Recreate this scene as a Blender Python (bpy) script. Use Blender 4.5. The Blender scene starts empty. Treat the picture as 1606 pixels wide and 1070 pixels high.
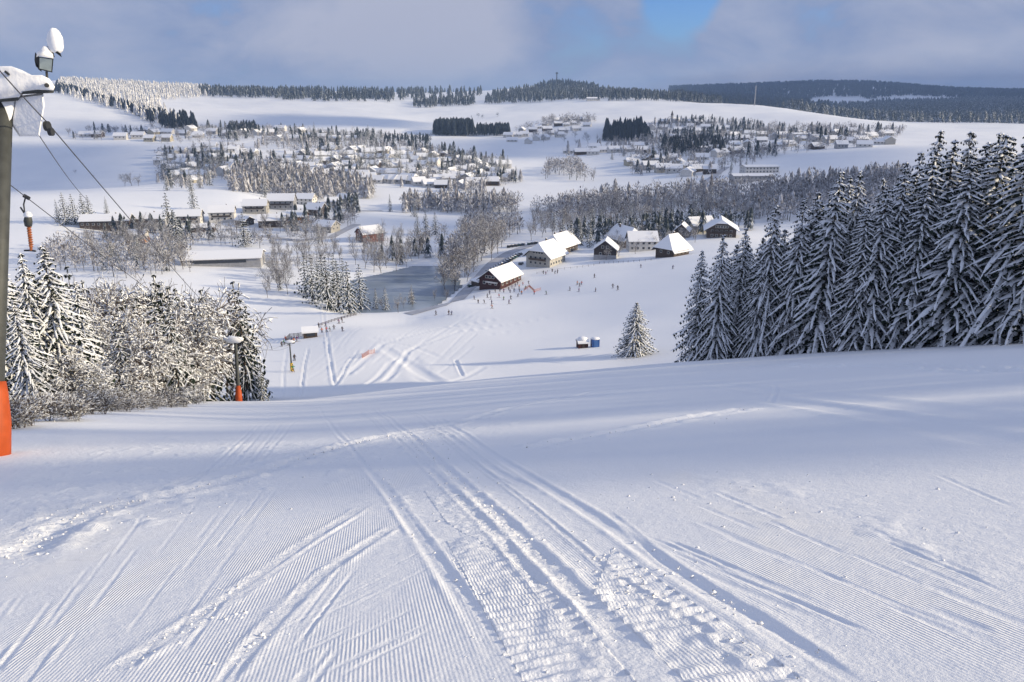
import bpy, math, random
import numpy as np
from mathutils import Vector, Matrix

# ------------------------------------------------------------------ camera, sky, sun, exposure
SC = bpy.context.scene
COL = SC.collection
CAMZ = 100.0
PITCH = math.radians(17.4)
FPX = 1236.0
cam_d = bpy.data.cameras.new("camera")
cam = bpy.data.objects.new("camera", cam_d)
COL.objects.link(cam)
cam.location = (0, 0, CAMZ)
cam.rotation_euler = (math.radians(90) - PITCH, 0, 0)
cam_d.sensor_width = 36.0
cam_d.lens = FPX / 1606 * 36.0
cam_d.clip_start = 0.1
cam_d.clip_end = 60000
SC.camera = cam

SUN_AZ = math.radians(93)      # clockwise from the view direction (+Y)
SUN_EL = math.radians(18)
sd = bpy.data.lights.new("sun", 'SUN')
sd.energy = 5.0
sd.angle = math.radians(1.8)
sd.color = (1.0, 0.85, 0.60)
sun = bpy.data.objects.new("sun", sd)
COL.objects.link(sun)
sdir = Vector((math.sin(SUN_AZ) * math.cos(SUN_EL), math.cos(SUN_AZ) * math.cos(SUN_EL), math.sin(SUN_EL)))
sun.rotation_euler = sdir.to_track_quat('Z', 'Y').to_euler()
sun.location = (60, -40, 160)

W = bpy.data.worlds.new("World")
SC.world = W
W.use_nodes = True
nt = W.node_tree
for n in list(nt.nodes): nt.nodes.remove(n)
def N(nt, t, **kw):
    n = nt.nodes.new(t)
    for k, v in kw.items():
        if k.startswith('i_'):
            n.inputs[k[2:].replace('_', ' ')].default_value = v
        else:
            setattr(n, k, v)
    return n
out = N(nt, 'ShaderNodeOutputWorld')
sky = N(nt, 'ShaderNodeTexSky')
sky.sky_type = 'NISHITA'; sky.sun_disc = False
sky.sun_elevation = SUN_EL; sky.sun_rotation = SUN_AZ
sky.altitude = 900; sky.air_density = 1.0; sky.dust_density = 0.8; sky.ozone_density = 1.6
bg1 = N(nt, 'ShaderNodeBackground'); bg1.inputs[1].default_value = 0.08
tint = N(nt, 'ShaderNodeMix', data_type='RGBA', blend_type='MULTIPLY'); tint.inputs[0].default_value = 1.0; tint.inputs[7].default_value = (0.62, 0.92, 1.6, 1)
nt.links.new(sky.outputs[0], tint.inputs[6]); nt.links.new(tint.outputs[2], bg1.inputs[0])
# clouds: noise on the direction, flattened like a deck seen in perspective
tc = N(nt, 'ShaderNodeTexCoord')
sep = N(nt, 'ShaderNodeSeparateXYZ'); nt.links.new(tc.outputs['Generated'], sep.inputs[0])
mx = N(nt, 'ShaderNodeMath', operation='MAXIMUM'); nt.links.new(sep.outputs[2], mx.inputs[0]); mx.inputs[1].default_value = 0.0
ad = N(nt, 'ShaderNodeMath', operation='ADD'); nt.links.new(mx.outputs[0], ad.inputs[0]); ad.inputs[1].default_value = 0.45
dx = N(nt, 'ShaderNodeMath', operation='DIVIDE'); nt.links.new(sep.outputs[0], dx.inputs[0]); nt.links.new(ad.outputs[0], dx.inputs[1])
dy = N(nt, 'ShaderNodeMath', operation='DIVIDE'); nt.links.new(sep.outputs[1], dy.inputs[0]); nt.links.new(ad.outputs[0], dy.inputs[1])
cb = N(nt, 'ShaderNodeCombineXYZ'); nt.links.new(dx.outputs[0], cb.inputs[0]); nt.links.new(dy.outputs[0], cb.inputs[1])
n1 = N(nt, 'ShaderNodeTexNoise'); n1.inputs['Scale'].default_value = 2.6; n1.inputs['Detail'].default_value = 8; n1.inputs['Roughness'].default_value = 0.58
n1.inputs['Distortion'].default_value = 0.25
mp = N(nt, 'ShaderNodeMapping'); mp.inputs['Location'].default_value = (3.1, 0.6, 0.0)
nt.links.new(cb.outputs[0], mp.inputs[0]); nt.links.new(mp.outputs[0], n1.inputs['Vector'])
cr = N(nt, 'ShaderNodeValToRGB')          # cloud cover
cr.color_ramp.elements[0].position = 0.20; cr.color_ramp.elements[0].color = (0, 0, 0, 1)
cr.color_ramp.elements[1].position = 0.40; cr.color_ramp.elements[1].color = (1, 1, 1, 1)
def lobe(px, py, lo, hi):
    u = (px - 803) / FPX; v = (py - 535) / FPX
    d = Vector((u, math.cos(PITCH) - v * math.sin(PITCH), -math.sin(PITCH) - v * math.cos(PITCH))).normalized()
    dt = N(nt, 'ShaderNodeVectorMath', operation='DOT_PRODUCT'); nt.links.new(tc.outputs['Generated'], dt.inputs[0]); dt.inputs[1].default_value = d
    mr = N(nt, 'ShaderNodeMapRange'); mr.interpolation_type = 'SMOOTHSTEP'; nt.links.new(dt.outputs['Value'], mr.inputs[0]); mr.inputs[1].default_value = lo; mr.inputs[2].default_value = hi; mr.inputs[3].default_value = 0; mr.inputs[4].default_value = 1
    return mr.outputs[0]
def madd(a, k, b):
    m_ = N(nt, 'ShaderNodeMath', operation='MULTIPLY_ADD'); nt.links.new(a, m_.inputs[0]); m_.inputs[1].default_value = k; nt.links.new(b, m_.inputs[2]); return m_.outputs[0]
cov_ = madd(lobe(1068, -4, .9985, 1.0), -.34, n1.outputs['Fac'])       # the break in the deck
cov_ = madd(lobe(1060, -300, .955, .99), -.03, cov_)
tone_ = madd(lobe(690, -8, .992, .9998), .24, n1.outputs['Fac'])           # the bright edge of a cloud
tone_ = madd(lobe(500, 60, .985, .9995), .05, tone_)
nt.links.new(cov_, cr.inputs[0])
cc = N(nt, 'ShaderNodeValToRGB')          # cloud tone
cc.color_ramp.elements[0].position = 0.38; cc.color_ramp.elements[0].color = (0.21, 0.275, 0.45, 1)
cc.color_ramp.elements[1].position = 0.66; cc.color_ramp.elements[1].color = (0.38, 0.41, 0.53, 1)
nt.links.new(tone_, cc.inputs[0])
# the deck is lighter overhead than along the horizon
up = N(nt, 'ShaderNodeMapRange'); nt.links.new(sep.outputs[2], up.inputs[0])
up.inputs[1].default_value = 0.11; up.inputs[2].default_value = 0.55; up.inputs[3].default_value = 1.0; up.inputs[4].default_value = 1.16
bg2 = N(nt, 'ShaderNodeBackground')
nt.links.new(cc.outputs[0], bg2.inputs[0]); nt.links.new(up.outputs[0], bg2.inputs[1])
mixb = N(nt, 'ShaderNodeMixShader')
nt.links.new(cr.outputs[0], mixb.inputs[0]); nt.links.new(bg1.outputs[0], mixb.inputs[1]); nt.links.new(bg2.outputs[0], mixb.inputs[2])
nt.links.new(mixb.outputs[0], out.inputs[0])

SC.view_settings.view_transform = 'Standard'
SC.view_settings.look = 'None'
SC.view_settings.exposure = 0.24
SC.view_settings.gamma = 1.0
SC.cycles.max_bounces = 6
SC.cycles.diffuse_bounces = 3
SC.cycles.volume_bounces = 0
SC.cycles.transparent_max_bounces = 4

# ------------------------------------------------------------------ helpers
cp_, sp_ = math.cos(PITCH), math.sin(PITCH)
def ray(px, py):
    """direction through a photo pixel, scaled to forward distance 1 (x, z per metre of y)"""
    u = (px - 803) / FPX; v = (py - 535) / FPX
    y = cp_ - v * sp_
    return u / y, (-sp_ - v * cp_) / y
def proj(x, y, z):
    """world point (z relative to the eye) to photo pixel"""
    d = y * cp_ - z * sp_
    v = -(z * cp_ + y * sp_)
    d = np.where(d > 0.05, d, 0.05) if isinstance(d, np.ndarray) else max(d, .05)
    return 803 + FPX * x / d, 535 + FPX * v / d

class MB:
    """collects faces for ONE mesh object"""
    def __init__(s):
        s.v = []; s.f = []; s.n = 0
    def add(s, verts, faces):
        verts = np.asarray(verts, float).reshape(-1, 3)
        s.v.append(verts)
        o = s.n
        s.f.extend([tuple(i + o for i in f) for f in faces])
        s.n += len(verts)
        return s
    def box(s, c, size, rz=0, rx=0, ry=0, taper=1.0):
        a, b, h = size[0] / 2, size[1] / 2, size[2] / 2
        t = taper
        P = np.array([(-a, -b, -h), (a, -b, -h), (a, b, -h), (-a, b, -h), (-a * t, -b * t, h), (a * t, -b * t, h), (a * t, b * t, h), (-a * t, b * t, h)])
        M = np.array(Matrix.Rotation(rz, 3, 'Z') @ Matrix.Rotation(rx, 3, 'X') @ Matrix.Rotation(ry, 3, 'Y'))
        P = P @ M.T + np.array(c)
        return s.add(P, [(0, 3, 2, 1), (4, 5, 6, 7), (0, 1, 5, 4), (1, 2, 6, 5), (2, 3, 7, 6), (3, 0, 4, 7)])
    def tube(s, pts, rad, k=6, cap=True):
        pts = [Vector(p) for p in pts]
        if not hasattr(rad, '__len__'): rad = [rad] * len(pts)
        P = []; F = []
        for i, p in enumerate(pts):
            d = (pts[min(i + 1, len(pts) - 1)] - pts[max(i - 1, 0)])
            if d.length < 1e-9: d = Vector((0, 0, 1))
            d.normalize()
            a = d.cross(Vector((0.13, 0.97, 0.2)) if abs(d.y) < 0.8 else Vector((1, 0, 0.1))).normalized()
            b = d.cross(a)
            for j in range(k):
                t = 2 * math.pi * j / k
                P.append(p + (a * math.cos(t) + b * math.sin(t)) * rad[i])
        for i in range(len(pts) - 1):
            for j in range(k):
                F.append((i * k + j, i * k + (j + 1) % k, (i + 1) * k + (j + 1) % k, (i + 1) * k + j))
        if cap:
            F.append(tuple(range(k))[::-1]); F.append(tuple((len(pts) - 1) * k + j for j in range(k)))
        return s.add([tuple(p) for p in P], F)
    def blob(s, c, r, seed=0, nu=8, nv=6, jit=0.15):
        rr = random.Random(seed); P = []; F = []
        for i in range(nv + 1):
            ph = math.pi * i / nv
            for j in range(nu):
                th = 2 * math.pi * j / nu
                k = 1 + rr.uniform(-jit, jit)
                P.append((c[0] + r[0] * k * math.sin(ph) * math.cos(th), c[1] + r[1] * k * math.sin(ph) * math.sin(th), c[2] + r[2] * (k if 0 < i < nv else 1) * math.cos(ph)))
        for i in range(nv):
            for j in range(nu):
                F.append((i * nu + j, (i + 1) * nu + j, (i + 1) * nu + (j + 1) % nu, i * nu + (j + 1) % nu))
        return s.add(P, F)
    def prism(s, poly, axis, a, b):
        """extrude a 2D polygon; axis 'x': poly in (y,z); 'y': poly in (x,z); 'z': poly in (x,y)"""
        n = len(poly)
        def pt(p, t):
            return {'x': (t, p[0], p[1]), 'y': (p[0], t, p[1]), 'z': (p[0], p[1], t)}[axis]
        P = [pt(p, a) for p in poly] + [pt(p, b) for p in poly]
        F = [tuple(range(n))[::-1], tuple(range(n, 2 * n))] + [(i, (i + 1) % n, n + (i + 1) % n, n + i) for i in range(n)]
        return s.add(P, F)
    def mesh(s, name, m, smooth=False):
        V = np.concatenate(s.v) if s.v else np.zeros((0, 3))
        me = bpy.data.meshes.new(name)
        me.from_pydata(V.tolist(), [], s.f)
        if m: me.materials.append(m)
        if smooth: me.polygons.foreach_set('use_smooth', np.ones(len(me.polygons), bool))
        me.update()
        return me
    def build(s, name, m, parent=None, smooth=False):
        return link(name, s.mesh(name, m, smooth), parent)

def np_mesh(name, V, F, m, smooth=False):
    """fast mesh from arrays, F (n,3) or (n,4)"""
    me = bpy.data.meshes.new(name)
    n, k = F.shape
    me.vertices.add(len(V)); me.vertices.foreach_set('co', np.ascontiguousarray(V, np.float32).ravel())
    me.loops.add(n * k); me.loops.foreach_set('vertex_index', np.ascontiguousarray(F, np.int32).ravel())
    me.polygons.add(n); me.polygons.foreach_set('loop_start', np.arange(0, n * k, k, dtype=np.int32))
    me.polygons.foreach_set('loop_total', np.full(n, k, np.int32))
    if smooth: me.polygons.foreach_set('use_smooth', np.ones(n, bool))
    me.update(calc_edges=True)
    if m: me.materials.append(m)
    return me
def link(name, me, parent=None):
    o = bpy.data.objects.new(name, me)
    COL.objects.link(o)
    if parent: o.parent = parent
    return o
def thing(name, label, cat, loc=(0, 0, 0), rz=0.0, group=None, scale=1.0):
    o = bpy.data.objects.new(name, None); COL.objects.link(o)
    o.empty_display_size = 0.3
    o.location = (loc[0], loc[1], loc[2] + CAMZ); o.rotation_euler = (0, 0, rz)
    o.scale = (scale,) * 3 if not hasattr(scale, '__len__') else scale
    o['label'] = label; o['category'] = cat
    if group: o['group'] = group
    return o
def tag(o, label, cat, group=None):
    o['label'] = label; o['category'] = cat
    if group: o['group'] = group
    return o
def dup(root, loc, rz, scale, label, group=None):
    r = root.copy(); COL.objects.link(r)
    r.location = (loc[0], loc[1], loc[2] + CAMZ); r.rotation_euler = (0, 0, rz)
    r.scale = (scale,) * 3 if not hasattr(scale, '__len__') else scale
    r['label'] = label
    if group: r['group'] = group
    for ch in list(root.children):
        c = ch.copy(); COL.objects.link(c); c.parent = r
        for g in list(ch.children):
            d = g.copy(); COL.objects.link(d); d.parent = c
    return r

def mat(name, col, rough=0.8, noise=0.0, nscale=1.0, metal=0.0, spec=0.3, bump=0.0, bscale=20.0, col2=None, coord='Object'):
    m = bpy.data.materials.new(name); m.use_nodes = True
    t = m.node_tree; b = t.nodes['Principled BSDF']
    b.inputs['Base Color'].default_value = (*col, 1); b.inputs['Roughness'].default_value = rough
    b.inputs['Metallic'].default_value = metal; b.inputs['Specular IOR Level'].default_value = spec
    tc = N(t, 'ShaderNodeTexCoord')
    if noise > 0 or col2:
        nz = N(t, 'ShaderNodeTexNoise'); nz.inputs['Scale'].default_value = nscale; nz.inputs['Detail'].default_value = 5
        t.links.new(tc.outputs[coord], nz.inputs['Vector'])
        r = N(t, 'ShaderNodeValToRGB')
        c2 = col2 or tuple(min(1, c * (1 + noise)) for c in col)
        c1 = col if col2 else tuple(c * (1 - noise) for c in col)
        r.color_ramp.elements[0].position = 0.35; r.color_ramp.elements[0].color = (*c1, 1)
        r.color_ramp.elements[1].position = 0.65; r.color_ramp.elements[1].color = (*c2, 1)
        t.links.new(nz.outputs['Fac'], r.inputs[0]); t.links.new(r.outputs[0], b.inputs['Base Color'])
    if bump > 0:
        n2 = N(t, 'ShaderNodeTexNoise'); n2.inputs['Scale'].default_value = bscale; n2.inputs['Detail'].default_value = 4
        t.links.new(tc.outputs[coord], n2.inputs['Vector'])
        bp = N(t, 'ShaderNodeBump'); bp.inputs['Strength'].default_value = bump; bp.inputs['Distance'].default_value = 0.05
        t.links.new(n2.outputs['Fac'], bp.inputs['Height']); t.links.new(bp.outputs[0], b.inputs['Normal'])
    return m

# ------------------------------------------------------------------ terrain: one height function
CT = [  # (photo x, photo y, forward distance) of points that lie on the ground
 # slope crest
 (375,630,94),(430,633,97),(490,626,102),(640,608,106),(800,591,108),(940,579,112),(1060,570,116),(1200,561,108),(1350,553,100),(1606,541,90),(1900,528,80),(-300,690,30),
 # left bank of the piste, then the drop under the left wood
 (0,665,30),(110,650,38),(250,634,62),(-300,640,60),(0,636,75),(120,632,95),(250,628,115),(360,626,125),(-300,600,150),(0,590,160),(200,580,180),
 # lower piste
 (450,618,142),(600,604,150),(800,596,160),(1000,574,165),(430,560,208),(560,570,190),(700,560,200),(850,560,190),(995,556,185),(925,546,200),(490,525,255),(560,520,250),(640,505,295),(700,482,312),(800,500,275),(800,462,352),(900,500,262),(900,440,360),(1000,480,265),(1000,418,375),(1090,430,320),(1090,400,385),(1200,420,300),(1400,420,260),(1606,430,230),(1900,400,250),
 # ground behind the right-hand wood
 (1200,540,170),(1350,520,165),(1606,500,150),(1900,480,150),
 # valley floor
 (430,480,335),(350,412,430),(440,440,392),(520,500,297),(200,420,400),(0,430,380),(-300,430,380),(620,440,400),(600,405,455),(450,392,478),
 (580,376,510),(650,352,585),(750,336,650),(560,332,640),(700,335,655),(440,350,560),(350,347,562),(500,332,615),(180,360,528),(0,390,470),(-300,380,480),
 (760,440,388),(790,455,366),(860,426,398),(950,407,420),(1055,401,415),(1130,372,470),(820,385,478),(880,385,470),(1000,392,450),(1250,380,450),(1400,370,420),(1606,370,400),(1900,370,400),
 # low hill on the left
 (200,298,655),(100,303,640),(30,308,610),(380,304,645),(300,297,652),(100,350,525),(250,330,580),(-300,315,600),(440,318,660),
 # dip and blue field
 (150,292,860),(150,255,1000),(60,290,880),(-300,285,880),(100,219,1150),(230,214,1180),(0,222,1120),(-300,225,1120),
 (290,252,1000),(400,300,760),(550,300,780),(350,208,1280),(500,240,1050),(600,270,900),(700,287,840),(700,252,1050),(700,222,1350),(850,262,1000),(850,312,725),(780,322,700),
 (950,300,765),(1000,242,1050),(1100,280,800),(1000,340,600),(1150,330,610),(1200,302,660),(1300,262,800),(1300,236,950),(1390,226,1000),(1500,207,1200),(1606,212,1150),(1900,215,1150),(1400,300,600),(1606,300,580),(1900,300,580),
 # second rise
 (1050,210,1500),(900,212,1450),(930,197,1600),(900,158,2250),(1180,165,1950),(1050,160,2100),(1260,178,1750),(1310,203,1380),(1330,186,1900),
 (780,200,1700),(620,200,1620),(560,190,1720),(420,195,1650),(330,195,1600),(300,160,2250),(420,157,2400),(550,157,2400),(640,172,2200),(760,162,2500),
 (200,205,1350),(90,152,1900),(150,168,1750),(-50,150,1900),(-300,160,1800),(240,196,1480),
 # far skyline
 (100,134,2500),(200,138,2650),(320,150,2550),(0,130,2600),(-300,130,2600),(200,129,3300),(0,126,3200),(400,146,3400),(600,146,3800),(720,147,3900),(870,134,3300),(800,142,3200),(1000,150,3200),(1060,154,2900),
 # right-hand far hills
 (1180,178,2700),(1180,160,3800),(1100,140,6000),(1300,132,6000),(1400,135,6000),(1480,143,6000),(1606,146,5800),(1900,142,5800),(1300,163,4300),(1300,183,2700),(1420,175,3000),(1520,190,2200),(1606,195,1900),(1600,165,3600),(1900,190,2000),
]
for px_ in (-300, 0, 250, 500, 750, 1000, 1250, 1606, 1900):
    CT.append((px_, 147.5 if px_ < 1000 else 146.5, 8500)); CT.append((px_, 148.5, 13000))
TA = []; TL = []; TQ = []
def q_add(x, y, z):
    r = math.hypot(x, y)
    TA.append(math.atan2(x, y)); TL.append(math.log(r)); TQ.append((z + 1.7) / r)
for (px_, py_, D_) in CT:
    a_, b_ = ray(px_, py_)
    q_add(a_ * D_, D_, b_ * D_)
PA, PC = 0.353, 0.079
def plane(x, y): return -1.7 - PA * y + PC * x
for r_ in (1.0, 3, 8, 18, 40):
    for d_ in range(-180, 180, 20):
        t_ = math.radians(d_)
        if r_ == 40 and -80 < d_ < -20: continue
        q_add(r_ * math.sin(t_), r_ * math.cos(t_), plane(r_ * math.sin(t_), r_ * math.cos(t_)))
q_add(20, 62, plane(20, 62) ); q_add(-5, 62, plane(-5, 62)); q_add(45, 70, plane(45, 70)); q_add(-18, 62, plane(-18, 62)); q_add(0, 85, plane(0, 85) - .2); q_add(25, 80, plane(25, 80) - .2)
for d_, q1, q2, q3 in ((60, -.10, -.09, -.02), (90, .06, .04, 0.0), (130, .2, .08, 0.01), (180, .24, .08, 0.0), (-130, .12, .02, 0.0), (-90, -.1, -.1, -.01), (-60, -.22, -.12, -.02)):
    for r_, q_ in ((120, q1), (600, q2), (3000, q3), (12000, 0.0)):
        t_ = math.radians(d_); q_add(r_ * math.sin(t_), r_ * math.cos(t_), q_ * r_ - 1.7)
TA = np.array(TA); TL = np.array(TL); TQ = np.array(TQ)
# wrap behind the viewer
ex = np.abs(TA) > math.radians(100)
TA = np.concatenate([TA, TA[ex] - np.sign(TA[ex]) * 2 * math.pi]); TL = np.concatenate([TL, TL[ex]]); TQ = np.concatenate([TQ, TQ[ex]])
SA, SL = 0.22, 0.30
def _k(a, b):
    d2 = ((a[:, None, 0] - b[None, :, 0]) ** 2 + (a[:, None, 1] - b[None, :, 1]) ** 2)
    return 0.5 * d2 * np.log(d2 + 1e-12)
P_ = np.stack([TA / SA, TL / SL], 1); n_ = len(P_)
A_ = np.zeros((n_ + 3, n_ + 3)); A_[:n_, :n_] = _k(P_, P_) + np.eye(n_) * 0.004
A_[:n_, n_] = 1; A_[:n_, n_ + 1:] = P_; A_[n_:, :n_] = A_[:n_, n_:].T
sol_ = np.linalg.solve(A_, np.concatenate([TQ, np.zeros(3)]))
GA = np.linspace(-math.pi, math.pi, 721); GL = np.linspace(math.log(0.5), math.log(14000), 520)
ga, gl = np.meshgrid(GA, GL, indexing='ij')
Pg = np.stack([ga.ravel() / SA, gl.ravel() / SL], 1)
GQ = np.concatenate([_k(Pg[i:i + 20000], P_) @ sol_[:n_] + sol_[n_] + Pg[i:i + 20000] @ sol_[n_ + 1:] for i in range(0, len(Pg), 20000)]).reshape(ga.shape)
def _lut(G, x, y):
    r = np.hypot(x, y); a = np.arctan2(x, y); l = np.log(np.maximum(r, 0.51))
    fi = (a - GA[0]) / (GA[1] - GA[0]); fj = np.clip((l - GL[0]) / (GL[1] - GL[0]), 0, len(GL) - 1.001)
    i = np.clip(fi.astype(int), 0, len(GA) - 2); j = fj.astype(int); u = fi - i; v = fj - j
    return (G[i, j] * (1 - u) * (1 - v) + G[i + 1, j] * u * (1 - v) + G[i, j + 1] * (1 - u) * v + G[i + 1, j + 1] * u * v), r
_rs = np.random.RandomState(5); LAT = _rs.rand(256, 256)
def vnoise(x, y):
    xi = np.floor(x).astype(int); yi = np.floor(y).astype(int); u = x - xi; v = y - yi
    u = u * u * (3 - 2 * u); v = v * v * (3 - 2 * v)
    g = lambda a, b: LAT[a & 255, b & 255]
    return (g(xi, yi) * (1 - u) + g(xi + 1, yi) * u) * (1 - v) + (g(xi, yi + 1) * (1 - u) + g(xi + 1, yi + 1) * u) * v - 0.5
def fbm(x, y, o=4):
    s = 0; a = 1.0
    for k in range(o):
        s = s + a * vnoise(x * 2 ** k + 17.3 * k, y * 2 ** k - 9.1 * k); a *= .5
    return s
def smooth(t): t = np.clip(t, 0, 1); return t * t * (3 - 2 * t)
def inpoly(x, y, poly):
    x = np.asarray(x, float); y = np.asarray(y, float); c = np.zeros(x.shape, bool); n = len(poly)
    for i in range(n):
        x1, y1 = poly[i]; x2, y2 = poly[(i + 1) % n]
        k = (y1 > y) != (y2 > y)
        c ^= k & (x < (x2 - x1) * (y - y1) / (y2 - y1 + 1e-12) + x1)
    return c
def polydist(x, y, pts, closed=False):
    """distance to a polyline and arc length along it"""
    best = np.full(np.shape(x), 1e9); sb = np.zeros(np.shape(x)); side = np.zeros(np.shape(x)); s0 = 0
    n = len(pts)
    for i in range(n if closed else n - 1):
        ax, ay = pts[i]; bx, by = pts[(i + 1) % n]
        L = math.hypot(bx - ax, by - ay) + 1e-9
        t = np.clip(((x - ax) * (bx - ax) + (y - ay) * (by - ay)) / L ** 2, 0, 1)
        d = np.hypot(x - ax - t * (bx - ax), y - ay - t * (by - ay))
        k = d < best
        best = np.where(k, d, best); sb = np.where(k, s0 + t * L, sb)
        side = np.where(k, np.sign((x - ax) * (by - ay) - (y - ay) * (bx - ax)), side)
        s0 += L
    return best, sb, side
PONDZ = -93.0
def at_z(px, py, z):
    a, b = ray(px, py); D = z / b
    return (a * D, D)
POND_PX = [(560,492),(640,491),(690,474),(722,450),(716,430),(700,420),(650,420),(600,432),(560,440),(540,465)]
POND = [at_z(px, py, PONDZ) for px, py in POND_PX]
def H0(x, y):
    x = np.asarray(x, float); y = np.asarray(y, float)
    q, r = _lut(GQ, x, y)
    z = q * r - 1.7
    w = smooth((r - 120) / 500)
    z = z + w * fbm(x / 160 + 3, y / 160 + 8, 3) * 6 * smooth((r - 300) / 1500) 
    z = z + 0.35 * fbm(x / 28, y / 28, 2) * smooth((r - 30) / 60) * smooth((1500 - r) / 1000)
    z = z + 0.16 * vnoise(x / 9 + 4, y / 6 + 1) * smooth((r - 6) / 14) * smooth((90 - r) / 40)
    return z
def H(x, y):
    z = H0(x, y); x = np.asarray(x, float); y = np.asarray(y, float)
    near = (y > 300) & (y < 470) & (x > -120) & (x < 20)
    if np.any(near):
        d, _, _ = polydist(x, y, POND, True)
        ins = inpoly(x, y, POND)
        sdn = np.where(ins, -d, d)
        w = smooth((sdn + 2) / 26)
        z = np.where(near, np.where(ins & (d > 2), PONDZ - .5, (PONDZ - .5) * (1 - w) + z * w), z)
    return z
_D = np.exp(np.linspace(math.log(2.2), math.log(9000), 3000))
def hit(px, py, dmin=0.0, dmax=9e9):
    """where the ray through a photo pixel meets the ground (first crossing beyond dmin)"""
    a, b = ray(px, py)
    D = _D[(_D >= dmin) & (_D <= dmax)]
    g = H(a * D, D) - b * D
    k = np.where((g[1:] >= 0) & (g[:-1] < 0))[0]
    if len(k) == 0:
        j = int(np.argmax(g)); d = D[j]
    else:
        j = k[0]; t = -g[j] / (g[j + 1] - g[j]); d = D[j] + t * (D[j + 1] - D[j])
    return Vector((a * d, d, float(H(a * d, d))))
def col_at(px, D, py=400):
    """ground point in the direction of photo column px at forward distance D"""
    a, b = ray(px, py)
    for _ in range(3):
        z = float(H(a * D, D)); _, pyy = proj(a * D, D, z); a, b = ray(px, float(pyy))
    return Vector((a * D, D, float(H(a * D, D))))
# ------------------------------------------------------------------ snow ground
def snow_material():
    m = bpy.data.materials.new('snow'); m.use_nodes = True
    t = m.node_tree; b = t.nodes['Principled BSDF']
    b.inputs['Roughness'].default_value = 0.62; b.inputs['Specular IOR Level'].default_value = 0.25
    tc = N(t, 'ShaderNodeTexCoord')
    nz = N(t, 'ShaderNodeTexNoise'); nz.inputs['Scale'].default_value = 0.02; nz.inputs['Detail'].default_value = 8
    t.links.new(tc.outputs['Object'], nz.inputs['Vector'])
    r = N(t, 'ShaderNodeValToRGB')
    r.color_ramp.elements[0].position = 0.3; r.color_ramp.elements[0].color = (0.80, 0.815, 0.84, 1)
    r.color_ramp.elements[1].position = 0.7; r.color_ramp.elements[1].color = (0.87, 0.875, 0.885, 1)
    t.links.new(nz.outputs['Fac'], r.inputs[0]); t.links.new(r.outputs[0], b.inputs['Base Color'])
    # fine grain + machine-combed ridges, where the mesh attributes ask for them
    at = N(t, 'ShaderNodeAttribute'); at.attribute_name = 'groom'
    ar = N(t, 'ShaderNodeAttribute'); ar.attribute_name = 'rough'
    mp = N(t, 'ShaderNodeMapping'); mp.inputs['Rotation'].default_value = (0, 0, math.radians(-11)); 
    t.links.new(tc.outputs['Object'], mp.inputs[0])
    wv = N(t, 'ShaderNodeTexWave'); wv.wave_type = 'BANDS'; wv.bands_direction = 'X'; wv.wave_profile = 'SIN'
    wv.inputs['Scale'].default_value = 12.5; wv.inputs['Distortion'].default_value = 0.6; wv.inputs['Detail'].default_value = 2; wv.inputs['Detail Scale'].default_value = 0.35
    t.links.new(mp.outputs[0], wv.inputs['Vector'])
    mul = N(t, 'ShaderNodeMath', operation='MULTIPLY'); t.links.new(wv.outputs['Fac'], mul.inputs[0]); t.links.new(at.outputs['Fac'], mul.inputs[1])
    m1 = N(t, 'ShaderNodeMath', operation='MULTIPLY'); t.links.new(mul.outputs[0], m1.inputs[0]); m1.inputs[1].default_value = 0.0065
    g = N(t, 'ShaderNodeTexNoise'); g.inputs['Scale'].default_value = 34; g.inputs['Detail'].default_value = 6; g.inputs['Roughness'].default_value = 0.65
    t.links.new(tc.outputs['Object'], g.inputs['Vector'])
    m2 = N(t, 'ShaderNodeMath', operation='MULTIPLY'); t.links.new(g.outputs['Fac'], m2.inputs[0]); m2.inputs[1].default_value = 0.011
    s = N(t, 'ShaderNodeMath', operation='ADD'); t.links.new(m1.outputs[0], s.inputs[0]); t.links.new(m2.outputs[0], s.inputs[1])
    g2 = N(t, 'ShaderNodeTexNoise'); g2.inputs['Scale'].default_value = 9; g2.inputs['Detail'].default_value = 6; g2.inputs['Roughness'].default_value = 0.6
    t.links.new(tc.outputs['Object'], g2.inputs['Vector'])
    m3 = N(t, 'ShaderNodeMath', operation='MULTIPLY'); t.links.new(g2.outputs['Fac'], m3.inputs[0]); t.links.new(ar.outputs['Fac'], m3.inputs[1])
    m4 = N(t, 'ShaderNodeMath', operation='MULTIPLY'); t.links.new(m3.outputs[0], m4.inputs[0]); m4.inputs[1].default_value = 0.05
    s2 = N(t, 'ShaderNodeMath', operation='ADD'); t.links.new(s.outputs[0], s2.inputs[0]); t.links.new(m4.outputs[0], s2.inputs[1])
    bp = N(t, 'ShaderNodeBump'); bp.inputs['Strength'].default_value = 0.8; bp.inputs['Distance'].default_value = 1.0
    t.links.new(s2.outputs[0], bp.inputs['Height']); t.links.new(bp.outputs[0], b.inputs['Normal'])
    return m
M_SNOW = snow_material()

def geo(a, b, ratio):
    n = int(math.ceil(math.log(b / a) / math.log(ratio))); return a * (b / a) ** (np.arange(n) / n)
R = np.concatenate([geo(0.3, 2.3, 1.15), geo(2.3, 12, 1.0045), geo(12, 125, 1.008), geo(125, 700, 1.010), geo(700, 8800, 1.014), [8800.0]])
TH = np.concatenate([np.arange(-180, -39, 3.0), np.arange(-38, 38.01, 0.11), np.arange(39, 180.1, 3.0)])
TH = np.radians(np.unique(np.round(TH, 4)))
rr, tt = np.meshgrid(R, TH, indexing='ij')
X = rr * np.sin(tt); Y = rr * np.cos(tt)
Z = H(X.ravel(), Y.ravel()).reshape(X.shape)
groom = np.zeros_like(X); rough = np.zeros_like(X); gmask = np.ones_like(X)
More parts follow.
